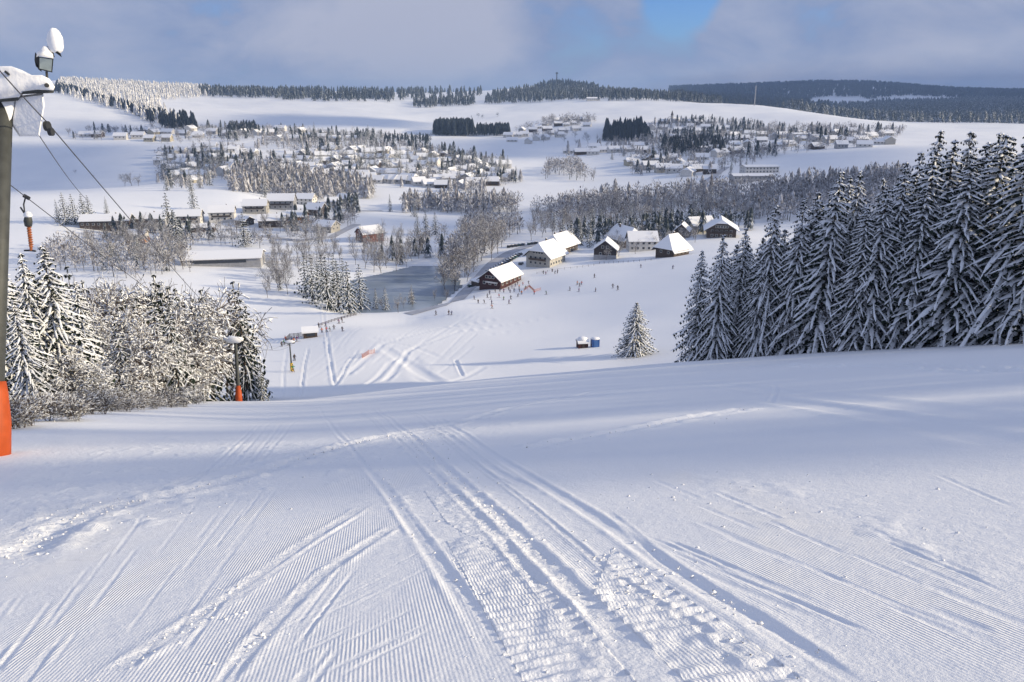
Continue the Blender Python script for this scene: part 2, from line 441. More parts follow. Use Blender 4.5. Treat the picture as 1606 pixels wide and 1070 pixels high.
# --- tracks pressed into the snow (photo polylines laid onto the slope)
def lay(px_list, dmin=0):
    return [tuple(hit(px, py, dmin, 110 if dmin == 0 else 420)[:2]) for px, py in px_list]
def press(px_list, w, depth, lip=0.5, dmin=0, ribs=0, jit=0.0, bumpy=0.0):
    global Z
    pts = lay(px_list, dmin)
    xs = [p[0] for p in pts]; ys = [p[1] for p in pts]; mgn = w * 5 + 1
    k = (X > min(xs) - mgn) & (X < max(xs) + mgn) & (Y > min(ys) - mgn) & (Y < max(ys) + mgn)
    x = X[k]; y = Y[k]
    d, s, sg = polydist(x, y, pts)
    L = s.max() + 1e-6
    fade = smooth(s / (L * .04 + .2)) * smooth((L - s) / (L * .04 + .2)) if True else 1
    dd = d + jit * vnoise(s / 0.6, s * 0 + w * 77)
    depth = depth * (.30 if dmin == 0 else .40)
    z = -depth * np.exp(-(dd / w) ** 4) + depth * lip * np.exp(-((dd - 1.7 * w) / (0.55 * w)) ** 2) * (1 + 1.2 * vnoise(s / .25, sg * 3.1 + 5) * (1 + bumpy))
    if ribs: z = z + (np.sin(2 * np.pi * s / ribs) * 0.35 * depth) * (dd < w)
    Z[k] += z * fade
    if dmin == 0: gmask[k] *= 1 - .95 * np.exp(-(d / (1.6 * w)) ** 4) * fade
    rough[k] += bumpy * np.exp(-(d / (2.2 * w)) ** 2) * fade
def ribband(poly_px, line_px, period, amp):
    pts = lay(line_px)
    PX, PY = proj(X, Y, Z)
    k = inpoly(PX, PY, poly_px) & (rr < 60)
    d, s, sg = polydist(X[k], Y[k], pts)
    Z[k] += amp * np.sin(2 * np.pi * (s + 0.10 * vnoise(s / .7, d / .5)) / period) * (0.55 + 1.2 * vnoise(X[k] / .6, Y[k] / .6)) + amp * 1.2 * fbm(X[k] / .12, Y[k] / .12, 2)
    rough[k] += 0.35
T = press
# long snow-machine / ski lines running down the slope
T([(498,636),(520,668),(560,715),(610,775),(680,875),(740,965),(815,1090)], .055, .030, .8)
T([(512,640),(535,672),(575,722),(628,785),(700,885),(762,975),(845,1090)], .03, .015, .6)
T([(590,640),(640,680),(700,735),(790,815),(880,905),(960,985),(1060,1095)], .07, .035, .9, bumpy=.5)
T([(570,645),(625,690),(690,752),(770,830),(850,920),(925,1005),(1010,1095)], .05, .022, .8, bumpy=.5)
T([(640,640),(700,680),(780,740),(840,770)], .06, .03, .6, bumpy=.4)
T([(690,655),(760,705),(850,760),(940,815),(1040,885),(1180,970),(1350,1090)], .07, .035, .7)
T([(950,800),(1040,878),(1150,948),(1260,1015),(1370,1090)], .04, .02, .5)
T([(660,660),(730,715),(830,790),(960,900),(1120,1000),(1260,1095)], .03, .018, .6, bumpy=.6)
T([(625,822),(560,862),(500,905),(430,975),(345,1075)], .055, .026, .7, bumpy=.6)
T([(575,792),(480,850),(380,922),(260,1000),(150,1075)], .06, .024, .7, bumpy=.8)
T([(570,806),(470,870),(370,940),(250,1020)], .03, .015, .6)
T([(0,900),(60,850),(120,815),(200,790),(300,770),(420,738),(520,705),(600,685),(700,668),(800,640),(930,615),(1040,605)], .24, .13, .8, ribs=.3, bumpy=.5)
T([(0,880),(50,838),(110,805),(200,783)], .3, .05, .8, bumpy=1)
T([(230,775),(330,740),(430,715),(540,700)], .08, .03, .9, bumpy=.8)
T([(820,705),(900,688),(1000,672),(1100,652),(1180,640)], .25, .13, .8, bumpy=.4)
T([(1190,625),(1300,640),(1420,660),(1606,700)], .4, .12, .6)
T([(1100,600),(1200,612),(1350,628),(1606,662)], .5, .13, .6)
T([(1215,603),(1218,615),(1208,632)], .08, .05, .8)
T([(240,665),(330,664),(430,655),(520,648)], .12, .05, .9)
T([(1140,577),(1230,572),(1320,575),(1400,573),(1500,580),(1606,584)], .5, .26, 1.2, bumpy=1.2)
T([(830,636),(960,618),(1050,604),(1300,596),(1606,590)], .2, .06, .6)
for a_, b_ in (((455,650),(385,735)),((440,645),(360,735)),((425,655),(330,745)),((415,660),(300,760)),((470,655),(405,730))):
    T([a_, b_], .05, .025, .8)
rt = random.Random(3)
for i in range(34):      # faint ski scratches across the lower left
    x0 = rt.uniform(0, 560); y0 = rt.uniform(760, 1040); L = rt.uniform(40, 150)
    T([(x0, y0), (x0 - L * .75, y0 + L)], rt.uniform(.012, .025), rt.uniform(.006, .014), .7)
for i in range(16):
    x0 = rt.uniform(520, 700); y0 = rt.uniform(850, 1000); L = rt.uniform(60, 170)
    T([(x0, y0), (x0 - L, y0 + L * .5)], rt.uniform(.012, .02), rt.uniform(.005, .010), .7)
for i in range(26):
    x0 = rt.uniform(1000, 1500); y0 = rt.uniform(730, 960); L = rt.uniform(60, 260)
    T([(x0, y0), (x0 + L, y0 + L * .42)], rt.uniform(.015, .04), rt.uniform(.006, .016), .7)
ribband([(700,850),(780,860),(900,960),(1010,1085),(830,1085),(760,960)], [(700,820),(790,900),(930,1090)], .125, .014)
ribband([(960,860),(1020,900),(1280,1080),(1090,1085),(930,930)], [(900,830),(1060,950),(1250,1090)], .16, .015)
ribband([(665,770),(745,780),(860,880),(800,880),(700,820)], [(660,760),(740,830),(860,930)], .14, .012)
# lower piste
def P2(pts, w, d, lip=.5): T(pts, w, d, lip, dmin=118)
P2([(565,545),(545,572),(525,605),(515,622)], .35, .30, 1.1); P2([(484,545),(478,570),(474,600),(469,622)], .28, .35, .6)
P2([(540,590),(600,540),(690,515),(790,498)], .8, .3, .8); P2([(600,600),(640,550),(720,520),(800,508)], .7, .3, .8)
P2([(640,560),(655,580),(675,600)], 2.2, .35, .3); P2([(600,545),(640,570),(690,598)], 1.4, .3); P2([(715,565),(720,578),(726,590)], .35, .5, .6)
P2([(520,535),(580,530),(650,545),(690,560)], .8, .25); P2([(560,610),(610,570),(660,540),(720,505),(790,470)], .6, .25); P2([(700,600),(760,575),(900,570)], .8, .25)
P2([(450,545),(445,580),(440,625)], .3, .2); P2([(640,500),(700,495),(760,500)], .8, .25); P2([(760,515),(860,498),(930,490)], .8, .2)
for i in range(40):
    x0 = rt.uniform(520, 760); y0 = rt.uniform(500, 560); L = rt.uniform(20, 70)
    P2([(x0, y0), (x0 - L, y0 + L * rt.uniform(.6, 1.1))], rt.uniform(.2, .5), rt.uniform(.06, .18))
for i in range(10):
    x0 = rt.uniform(650, 820); y0 = rt.uniform(470, 530); L = rt.uniform(40, 120)
    P2([(x0, y0), (x0 + L, y0 - L * .12)], rt.uniform(.3, .5), rt.uniform(.06, .15))
# roughness by place
PXg, PYg = proj(X, Y, Z)
fr = (rr < 130) & (np.abs(tt) < 0.7)
crumb = np.zeros_like(X)
def _bl(a):
    for n in (16, 12):
        for ax in (0, 1):
            c = np.cumsum(np.pad(a, [(n + 1, n) if i == ax else (0, 0) for i in (0, 1)], mode='edge'), axis=ax)
            a = (np.take(c, np.arange(2 * n + 1, c.shape[ax]), ax) - np.take(c, np.arange(0, c.shape[ax] - 2 * n - 1), ax)) / (2 * n + 1)
    return a
def zone(poly, soft): return inpoly(PXg, PYg, poly) & fr
zc = zone([(0,700),(230,690),(430,690),(560,690),(800,640),(830,660),(560,745),(330,790),(220,840),(0,910)], 0)
crumb[zc] = 1
zc2 = zone([(560,760),(760,760),(900,860),(1350,1080),(880,1080),(700,900)], 0); crumb[zc2] = .55
zc3 = zone([(1050,740),(1250,760),(1606,880),(1606,940),(1280,850)], 0); crumb[zc3] = .5
crumb = _bl(crumb)
nzc = fbm(X / .35, Y / .35, 3)
Z += np.where(fr, crumb * np.clip(nzc - .12, 0, 1) * 0.075, 0)
Z += np.where(fr, 0.010 * fbm(X / .8, Y / .8, 3) + 0.0035 * fbm(X / .11, Y / .11, 3) * smooth((14 - rr) / 8), 0)
rough += crumb * .5 + .22
groom[fr] = np.clip(0.25 + 1.3 * vnoise(X[fr] / 3.0, Y[fr] / 4.0), 0, .6)
groom[zone([(0,860),(350,780),(560,800),(620,830),(330,1075),(0,1075)], 0)] = 1.0
groom[zone([(1000,740),(1100,730),(1606,930),(1606,1040),(1250,960)], 0)] = 1.2
groom[zone([(560,900),(700,900),(800,1075),(450,1075)], 0)] = .7
def blur(a, n):
    for ax in (0, 1):
        c = np.cumsum(np.pad(a, [(n + 1, n) if i == ax else (0, 0) for i in (0, 1)], mode='edge'), axis=ax)
        a = (np.take(c, np.arange(2 * n + 1, c.shape[ax]), ax) - np.take(c, np.arange(0, c.shape[ax] - 2 * n - 1), ax)) / (2 * n + 1)
    return a
groom = blur(blur(groom, 14), 10) * gmask * smooth((20 - rr) / 13) * np.clip(.62 + 1.5 * fbm(X / .55, Y / 1.6, 3), .05, 1.3)
rough = np.clip(rough, 0, 1.3); rough[rr > 60] = 0
nr, ntv = X.shape
idx = np.arange(nr * ntv).reshape(nr, ntv)
Fq = np.stack([idx[:-1, :-1], idx[1:, :-1], idx[1:, 1:], idx[:-1, 1:]], -1).reshape(-1, 4)[:, ::-1]
me = np_mesh('snow_ground', np.stack([X.ravel(), Y.ravel(), Z.ravel() + CAMZ], 1), Fq, M_SNOW, True)
for nm, arr in (('groom', groom), ('rough', rough)):
    a_ = me.attributes.new(nm, 'FLOAT', 'POINT'); a_.data.foreach_set('value', arr.ravel().astype(np.float32))
ground = link('snow_ground', me); ground['kind'] = 'structure'

# loose clods thrown up beside the tracks
rs_ = np.random.RandomState(8); CV = []; CF = []; co = 0
for line, n, sp in (([(0,900),(60,850),(120,815),(200,790),(300,770),(420,738),(520,705),(600,685)], 420, .45), ([(0,880),(50,838),(110,805),(200,783)], 300, .5), ([(640,680),(790,815),(960,985),(1060,1080)], 420, .22), ([(560,700),(690,860),(800,1060)], 160, .14), ([(430,975),(345,1075)], 50, .12), ([(380,922),(260,1000),(150,1075)], 90, .14), ([(960,870),(1100,960),(1260,1085)], 260, .25), ([(820,705),(1000,672),(1180,640)], 160, .5), ([(1060,750),(1300,800),(1606,880)], 160, .6), ([(250,780),(300,800),(330,820)], 60, .35)):
    pts = lay(line); seg = [math.dist(pts[i], pts[i + 1]) for i in range(len(pts) - 1)]; tot = sum(seg)
    for _ in range(n):
        s_ = rs_.rand() * tot; i = 0
        while s_ > seg[i] and i < len(seg) - 1: s_ -= seg[i]; i += 1
        f = s_ / seg[i]; x = pts[i][0] * (1 - f) + pts[i + 1][0] * f + rs_.randn() * sp; y = pts[i][1] * (1 - f) + pts[i + 1][1] * f + rs_.randn() * sp
        r = .004 + .013 * rs_.rand() ** 4 * (1 + .05 * math.hypot(x, y)); z = float(H(x, y)) - r * .15
        for k in range(4):
            for j in range(5):
                ph = (.25, 1.0, 1.8, 2.9)[k]; a = j * 1.2566 + k * .5; q = r * rs_.uniform(.7, 1.3)
                CV.append((x + q * math.sin(ph) * math.cos(a) * 1.3, y + q * math.sin(ph) * math.sin(a), z + q * math.cos(ph) * .8 + CAMZ))
        for k in range(3):
            for j in range(5): CF.append((co + k * 5 + j, co + (k + 1) * 5 + j, co + (k + 1) * 5 + (j + 1) % 5, co + k * 5 + (j + 1) % 5))
        co += 20
cl_ = link('snow_clods', np_mesh('snow_clods', np.array(CV), np.array(CF), mat('clod_snow', (.84, .845, .86), .7), True)); cl_['kind'] = 'stuff'; tag(cl_, 'loose snow crumbs thrown up beside the tracks on the near piste', 'snow')
# ------------------------------------------------------------------ plant materials and templates
def snowy(name, dark, white=(.78, .80, .84), lo=.4, hi=.6, scale=1.2, up=0.35):
    """bark or needles with snow lying on what faces up"""
    m = bpy.data.materials.new(name); m.use_nodes = True
    t = m.node_tree; b = t.nodes['Principled BSDF']; b.inputs['Roughness'].default_value = .8; b.inputs['Specular IOR Level'].default_value = .15
    tc = N(t, 'ShaderNodeTexCoord'); nz = N(t, 'ShaderNodeTexNoise'); nz.inputs['Scale'].default_value = scale; nz.inputs['Detail'].default_value = 4
    t.links.new(tc.outputs['Object'], nz.inputs['Vector'])
    ge = N(t, 'ShaderNodeNewGeometry'); se = N(t, 'ShaderNodeSeparateXYZ'); t.links.new(ge.outputs['True Normal'], se.inputs[0])
    ab = N(t, 'ShaderNodeMath', operation='ABSOLUTE'); t.links.new(se.outputs[2], ab.inputs[0])
    mu = N(t, 'ShaderNodeMath', operation='MULTIPLY_ADD'); t.links.new(ab.outputs[0], mu.inputs[0]); mu.inputs[1].default_value = up; t.links.new(nz.outputs['Fac'], mu.inputs[2])
    r = N(t, 'ShaderNodeValToRGB'); r.color_ramp.elements[0].position = lo; r.color_ramp.elements[0].color = (*dark, 1)
    r.color_ramp.elements[1].position = hi; r.color_ramp.elements[1].color = (*white, 1)
    t.links.new(mu.outputs[0], r.inputs[0]); t.links.new(r.outputs[0], b.inputs['Base Color'])
    return m
M_NEEDLE = mat('needles', (.022, .032, .022), .8, noise=.5, nscale=1.5, spec=.1)
M_BARK = mat('bark', (.075, .055, .042), .9, noise=.4, nscale=3, spec=.1)
M_BSNOW = mat('bough_snow', (.82, .835, .86), .7, bump=.5, bscale=9, spec=.15)
M_TWIG = mat('twigs', (.085, .062, .05), .9, noise=.4, nscale=2, spec=.1)
M_FROST = snowy('frosted_twigs', (.11, .092, .088), (.50, .51, .55), .5, .85, .9)
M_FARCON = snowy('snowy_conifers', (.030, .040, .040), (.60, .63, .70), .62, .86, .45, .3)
M_FARCONW = snowy('white_conifers', (.07, .07, .065), (.80, .79, .78), .38, .62, .5, .3)
M_FARDEC = snowy('rimed_branches', (.085, .072, .068), (.60, .60, .63), .42, .78, .35, .3)
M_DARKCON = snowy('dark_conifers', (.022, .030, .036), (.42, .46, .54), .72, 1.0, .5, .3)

def quadify(V, F): return np.array(V, float), np.array(F, int)
def spruce_tpl(seed, H_=1.0, Rr=.22, levels=30, nb=7, tw=9, snow=1.0, bare=.03, droop=.5, wfac=1.0):
    """unit-height tree as three quad meshes: trunk, boughs, snow"""
    rn = random.Random(seed); gV = []; gF = []; sV = []; sF = []
    def dia(L, Fl, p, m1, tip, m2):
        o = len(L); L.extend([p, m1, tip, m2]); Fl.append((o, o + 1, o + 2, o + 3))
    for li in range(levels):
        h = bare + (.985 - bare) * (li / (levels - 1)) ** .92
        env = Rr * ((1 - h) ** .75) * (1 - .35 * math.exp(-(h - bare) * 14)) + .006
        n = nb if h < .85 else max(4, nb - 2)
        a0 = rn.uniform(0, 6.28)
        for k in range(n):
            a = a0 + 6.283 * k / n + rn.uniform(-.3, .3)
            L = env * rn.uniform(.72, 1.14)
            hz = h + rn.uniform(-.012, .012)
            out = np.array((math.cos(a), math.sin(a), 0)); side = np.array((-math.sin(a), math.cos(a), 0))
            dr = droop * (1.0 - .55 * h) * rn.uniform(.75, 1.3)
            sway = rn.uniform(-.25, .25)
            def sp(t): return out * (L * t * (1 - .10 * dr * t)) + side * (sway * L * t * t) + np.array((0, 0, hz + L * (.14 * t - dr * (.50 * t + .85 * t * t - .25 * t ** 3))))
            wmax = (.085 * L + .0095) * wfac * rn.uniform(.8, 1.2)
            def wd(t): return wmax * (math.sin(min(1, t * 1.25 + .12) * math.pi / 1.15) ** .6 if t * 1.25 + .12 < 1.05 else .42) + .0015
            ntw = max(3, int(tw * (.35 + .65 * L / Rr)))
            for j in range(ntw):
                t = (j + rn.random()) / ntw * .95 + .05
                p = sp(t); w = wd(t) * rn.uniform(.8, 1.35)
                for sg in (-1, 1):
                    d = side * sg * .85 + out * rn.uniform(.25, .75) + np.array((0, 0, -rn.uniform(.25, .75)))
                    tip = p + d * w; mid = p + d * w * .5
                    e = out * (w * .30) + np.array((0, 0, -w * .12))
                    dia(gV, gF, p, mid + e, tip, mid - e)
                    if rn.random() < .46 * snow:
                        up_ = np.array((0, 0, .0022)); q = rn.uniform(.55, .95)
                        dia(sV, sF, p + up_, p + d * w * q * .5 + e * .8 + up_, p + d * w * q + up_, p + d * w * q * .5 - e * .8 + up_)
                # hanging curtain below the bough
                hl = wmax * rn.uniform(.7, 1.3)
                c = p + np.array((0, 0, -hl)) + out * rn.uniform(-.2, .2) * hl
                e2 = out * hl * .30 + side * rn.uniform(-.3, .3) * hl
                dia(gV, gF, p, (p + c) / 2 + e2, c, (p + c) / 2 - e2)
            # snow lying along the bough
            ns = 8 if L > .05 else 4; o = len(sV)
            for j in range(ns + 1):
                t = .10 + .93 * j / ns; p = sp(t)
                ws = wd(min(t, .97)) * .46 * rn.uniform(.30, 1.45) * snow; hs = ws * rn.uniform(.35, .6) + .001
                if j == ns: ws *= .45; hs *= .5
                sV.extend([p - side * ws + np.array((0, 0, -ws * .35)), p - side * ws * .5 + np.array((0, 0, hs)), p + side * ws * .5 + np.array((0, 0, hs * rn.uniform(.8, 1.1))), p + side * ws + np.array((0, 0, -ws * .35))])
            for j in range(ns):
                for q in range(3):
                    sF.append((o + j * 4 + q, o + j * 4 + q + 1, o + j * 4 + 5 + q, o + j * 4 + 4 + q))
    # snowy top shoot
    for k in range(5):
        a = 6.28 * k / 5; w = .008
        p = np.array((0, 0, 1.0)); b = np.array((math.cos(a) * w, math.sin(a) * w, .955)); b2 = np.array((math.cos(a + 1.25) * w, math.sin(a + 1.25) * w, .955))
        dia(sV if k % 2 else gV, sF if k % 2 else gF, p, b, (b + b2) / 2 - np.array((0, 0, .02)), b2)
    tV = []; tF = []
    for i, (h, r) in enumerate(((-.03, .016), (.1, .0125), (.5, .008), (.98, .001))):
        for j in range(7): tV.append((math.cos(j * .898) * r, math.sin(j * .898) * r, h))
        if i:
            for j in range(7): tF.append(((i - 1) * 7 + j, (i - 1) * 7 + (j + 1) % 7, i * 7 + (j + 1) % 7, i * 7 + j))
    return [quadify(tV, tF), quadify(gV, gF), quadify(sV, sF)]

def twig_tpl(seed, levels=4, nl=(6, 5, 5), lens=(.45, .26, .15), spread=.9, stems=1, stemh=.55, snow=.7, sw=.010, tw=.0032, arch=0.0, upb=.55):
    """unit-height leafless tree or bush: twigs as 3-sided rods, snow as ridges on top"""
    rn = random.Random(seed); segs = []
    def rv(s=1.0): return np.array((rn.uniform(-s, s), rn.uniform(-s, s), rn.uniform(-s, s)))
    def grow(p, d, L, r, lv):
        n = 3; pts = [p]
        for i in range(n):
            d = d + rv(.22) + np.array((0, 0, upb * .12 - arch * (i + 1) * .22)); d = d / np.linalg.norm(d)
            q = pts[-1] + d * L / n; segs.append((pts[-1], q, r * (1 - .25 * i / n), lv)); pts.append(q)
        if lv < levels - 1:
            for k in range(nl[min(lv, len(nl) - 1)]):
                t = rn.uniform(.25, 1.0) * (n - .001); i = int(t); b = pts[i] + (pts[i + 1] - pts[i]) * (t - i)
                sd_ = rv(1.0); sd_ -= d * np.dot(sd_, d); sd_ /= np.linalg.norm(sd_) + 1e-6
                nd = d * .55 + sd_ * spread + np.array((0, 0, upb * .3)); nd /= np.linalg.norm(nd)
                grow(b, nd, lens[min(lv, len(lens) - 1)] * rn.uniform(.7, 1.25), r * .5, lv + 1)
    for s in range(stems):
        a = rn.uniform(0, 6.28); tl = 0 if stems == 1 else rn.uniform(.1, .5)
        d = np.array((math.cos(a) * tl, math.sin(a) * tl, 1.0)); d /= np.linalg.norm(d)
        grow(np.array((math.cos(a) * .03 * (stems > 1), math.sin(a) * .03 * (stems > 1), -.02)), d, stemh * rn.uniform(.85, 1.1), .018 if stems == 1 else .008, 0)
    A = np.array([s[0] for s in segs]); B = np.array([s[1] for s in segs]); Rr = np.maximum(np.array([s[2] for s in segs]), tw * .5); LV = np.array([s[3] for s in segs])
    zmax = B[:, 2].max(); A = A / zmax; B = B / zmax
    D = B - A; L = np.linalg.norm(D, axis=1, keepdims=True) + 1e-9; D = D / L
    S = np.cross(D, (0.02, .03, 1.0)); S /= np.linalg.norm(S, axis=1, keepdims=True) + 1e-9
    U = np.cross(S, D)
    def prism(A, B, S, U, r0, r1, keep):
        A, B, S, U = A[keep], B[keep], S[keep], U[keep]; r0 = r0[keep][:, None]; r1 = r1[keep][:, None]; n = len(A)
        P = []
        for C, r in ((A, r0), (B, r1)):
            for k in range(3):
                an = 2.094 * k + 1.57; P.append(C + S * r * math.cos(an) + U * r * math.sin(an))
        V = np.stack(P, 1).reshape(-1, 3); o = (np.arange(n) * 6)[:, None]
        F = np.concatenate([o + np.array([k, (k + 1) % 3, 3 + (k + 1) % 3, 3 + k]) for k in range(3)])
        return V, F
    allk = np.ones(len(A), bool)
    g = prism(A, B, S, U, Rr, Rr * .75, allk)
    main = LV == 0
    rs = np.random.RandomState(seed)
    keep = (np.abs(D[:, 2]) < .93) & (rs.rand(len(A)) < snow)
    wS = sw * (0.35 + 1.3 * rs.rand(len(A)) ** 2); up_ = np.array((0, 0, 1.0))
    off = (Rr[:, None] * .9) * up_
    a = A + off; b = B + off
    a, b, S2, w = a[keep], b[keep], S[keep], wS[keep][:, None]
    h = w * .8 * up_
    V = np.stack([a - S2 * w * .5, a + h, a + S2 * w * .5, b - S2 * w * .35, b + h * .6, b + S2 * w * .35], 1).reshape(-1, 3)
    o = (np.arange(len(a)) * 6)[:, None]
    F = np.concatenate([o + np.array([0, 1, 4, 3]), o + np.array([1, 2, 5, 4]), o + np.array([2, 0, 3, 5])])
    tm = prism(A, B, S, U, Rr, Rr * .75, main); tw_ = prism(A, B, S, U, Rr, Rr * .75, ~main)
    return [tm, tw_, (V, F)]

class Kind:
    """templates of one kind of tree; place() makes trunk/crown/snow children sharing mesh data"""
    def __init__(s, name, tpls, mats, parts):
        s.name = name; s.parts = parts
        s.meshes = [[np_mesh(f'{name}_{parts[i]}', V, F, mats[i]) for i, (V, F) in enumerate(t)] for t in tpls]
        s.i = 0
    def place(s, p, h, w, label, cat, group, rz, var=None, lean=(0, 0), sink=.0):
        o = thing(s.name, label, cat, (p[0], p[1], p[2] - sink), rz, group, (w, w, h))
        o.rotation_euler = (lean[0], lean[1], rz)
        for pn, me in zip(s.parts, s.meshes[(s.i if var is None else var) % len(s.meshes)]): link(pn, me, o)
        s.i += 1
        return o
RN = random.Random(11)
K_SPR = Kind('spruce', [spruce_tpl(s, levels=lv, nb=nb, tw=8, Rr=.25, droop=dr, snow=.84) for s, lv, nb, dr in ((1, 31, 9, .75), (2, 29, 9, .95), (3, 33, 8, .65), (4, 28, 9, 1.05), (5, 30, 9, .85))], (M_BARK, M_NEEDLE, M_BSNOW), ('trunk', 'crown', 'snow_cover'))
K_SPM = Kind('conifer', [spruce_tpl(s, levels=15, nb=6, tw=5, Rr=.29, droop=dr, snow=.33, wfac=1.6) for s, dr in ((11, .7), (12, .9), (13, .6), (14, .8))], (M_BARK, M_NEEDLE, M_BSNOW), ('trunk', 'crown', 'snow_cover'))
K_BARE = Kind('leafless_tree', [twig_tpl(s, levels=4, nl=(9, 6, 5), lens=(.42, .22, .12), spread=sp, stemh=.6, snow=.25, sw=.008, tw=.0045) for s, sp in ((21, .8), (22, 1.0), (23, .65), (24, .9))], (M_BARK, M_FROST, M_BSNOW), ('trunk', 'crown', 'snow_cover'))
K_THICK = Kind('snow_laden_tree', [twig_tpl(s, levels=4, nl=(12, 8, 6), lens=(.34, .20, .11), spread=sp, stems=st, stemh=.75, snow=.50, sw=.0155, tw=.0042, arch=.35, upb=.3) for s, sp, st in ((31, .8, 1), (32, 1.0, 2), (33, .65, 2), (34, .9, 1), (35, .8, 3))], (M_BARK, M_TWIG, M_BSNOW), ('trunk', 'crown', 'snow_cover'))
K_BUSH = Kind('bush', [twig_tpl(s, levels=3, nl=(10, 6), lens=(.45, .28), spread=.7, stems=7, stemh=.7, snow=.38, sw=.020, tw=.007, arch=.15, upb=.5) for s in (41, 42, 43)], (M_TWIG, M_TWIG, M_BSNOW), ('stem', 'twigs', 'snow_cover'))
def height_to(p, top_py):
    """tree height so that its top reaches a photo row"""
    lo, hi = 0.5, 60
    for _ in range(30):
        m_ = (lo + hi) / 2
        if proj(p[0], p[1], p[2] + m_)[1] > top_py: lo = m_
        else: hi = m_
    return lo
ORD = ['first', 'second', 'third', 'fourth', 'fifth', 'sixth', 'seventh', 'eighth', 'ninth', 'tenth', 'eleventh', 'twelfth', 'thirteenth', 'fourteenth', 'fifteenth', 'sixteenth', 'seventeenth', 'eighteenth', 'nineteenth', 'twentieth']

# --- merged far woods
def cone_tpl(seed, layers=5, k=6):
    rn = random.Random(seed); V = []; F = []
    for i in range(layers):
        z0 = .02 + .86 * i / layers; z1 = min(1, z0 + 1.75 / layers); r = .24 * (1 - z0) ** .8 + .02; a0 = rn.uniform(0, 6)
        for j in range(k):
            a = a0 + 6.283 * j / k; b = a + 6.283 / k * 1.05; rr_ = r * rn.uniform(.75, 1.2)
            o = len(V); V += [(0, 0, z1), (math.cos(a) * rr_ * .55, math.sin(a) * rr_ * .55, (z0 + z1) / 2), (math.cos((a + b) / 2) * rr_, math.sin((a + b) / 2) * rr_, z0 - rn.uniform(0, .05)), (math.cos(b) * rr_ * .55, math.sin(b) * rr_ * .55, (z0 + z1) / 2)]
            F.append((o, o + 1, o + 2, o + 3))
    return np.array(V), np.array(F)
def fuzz_tpl(seed, n=70):
    rs = np.random.RandomState(seed); V = []; F = []
    for i in range(n):
        u = rs.rand() ** .45; a = rs.rand() * 6.283; ph = math.acos(rs.uniform(-.8, 1))
        c = np.array((.33 * u * math.sin(ph) * math.cos(a), .33 * u * math.sin(ph) * math.sin(a), .52 + .46 * u * math.cos(ph)))
        d = c - np.array((0, 0, .35)); d = d / np.linalg.norm(d) + rs.randn(3) * .35; d /= np.linalg.norm(d); e = np.cross(d, rs.randn(3)); e /= np.linalg.norm(e)
        l = rs.uniform(.05, .11); w = rs.uniform(.012, .03)
        o = len(V); V += [c - d * l, c + e * w, c + d * l, c - e * w]; F.append((o, o + 1, o + 2, o + 3))
    for j in range(3):
        a = j * 1.05; o = len(V); r = .018; V += [(-r * math.cos(a), -r * math.sin(a), -.02), (r * math.cos(a), r * math.sin(a), -.02), (r * .5 * math.cos(a), r * .5 * math.sin(a), .6), (-r * .5 * math.cos(a), -r * .5 * math.sin(a), .6)]; F.append((o, o + 1, o + 2, o + 3))
    return np.array(V), np.array(F)
CONES = [cone_tpl(s) for s in range(6)]; CONES3 = [cone_tpl(s + 10, 3, 5) for s in range(5)]; FUZZ = [fuzz_tpl(s) for s in range(5)]
def wood(name, label, cat, poly, d0, d1, step, hgt, tpls, m, seed=1, keep=1.0, wide=1.0, clump=0.0):
    """one mass of far trees: jittered planting of every spot whose foot lies inside the photo outline"""
    rs = np.random.RandomState(seed)
    ax = [ray(p[0], p[1])[0] for p in poly]; x0 = min(ax) * d1 if min(ax) < 0 else min(ax) * d0; x1 = max(ax) * d1 if max(ax) > 0 else max(ax) * d0
    gx, gy = np.meshgrid(np.arange(x0, x1 + step, step), np.arange(d0, d1, step)); gx = gx.ravel() + rs.uniform(-.45, .45, gx.size) * step; gy = gy.ravel() + rs.uniform(-.45, .45, gy.size) * step
    z = H(gx, gy); px, py = proj(gx, gy, z)
    k = inpoly(px, py, poly) & (rs.rand(len(gx)) < keep)
    if clump: k &= (fbm(gx / 60, gy / 60, 2) + clump > rs.rand(len(gx)) * .3)
    gx, gy, z = gx[k], gy[k], z[k]; n = len(gx)
    if n == 0: print('EMPTY WOOD', label); return
    hs = rs.uniform(hgt[0], hgt[1], n); ws = hs * rs.uniform(.8, 1.25, n) * wide; an = rs.rand(n) * 6.283; ti = rs.randint(0, len(tpls), n)
    Vs = []; Fs = []; o = 0
    for q, (V, F) in enumerate(tpls):
        s = ti == q; c = np.cos(an[s])[:, None]; sn = np.sin(an[s])[:, None]; w = ws[s][:, None]
        x = gx[s][:, None] + (V[None, :, 0] * c - V[None, :, 1] * sn) * w; y = gy[s][:, None] + (V[None, :, 0] * sn + V[None, :, 1] * c) * w
        zz = z[s][:, None] + V[None, :, 2] * hs[s][:, None] + CAMZ
        nn = s.sum(); Vs.append(np.stack([x, y, zz], -1).reshape(-1, 3)); Fs.append((F[None] + (np.arange(nn) * len(V))[:, None, None] + o).reshape(-1, 4)); o += nn * len(V)
    ob = link(name, np_mesh(name, np.concatenate(Vs), np.concatenate(Fs), m)); ob['kind'] = 'stuff'; tag(ob, label, cat)
    print('wood', n, label)
    return ob
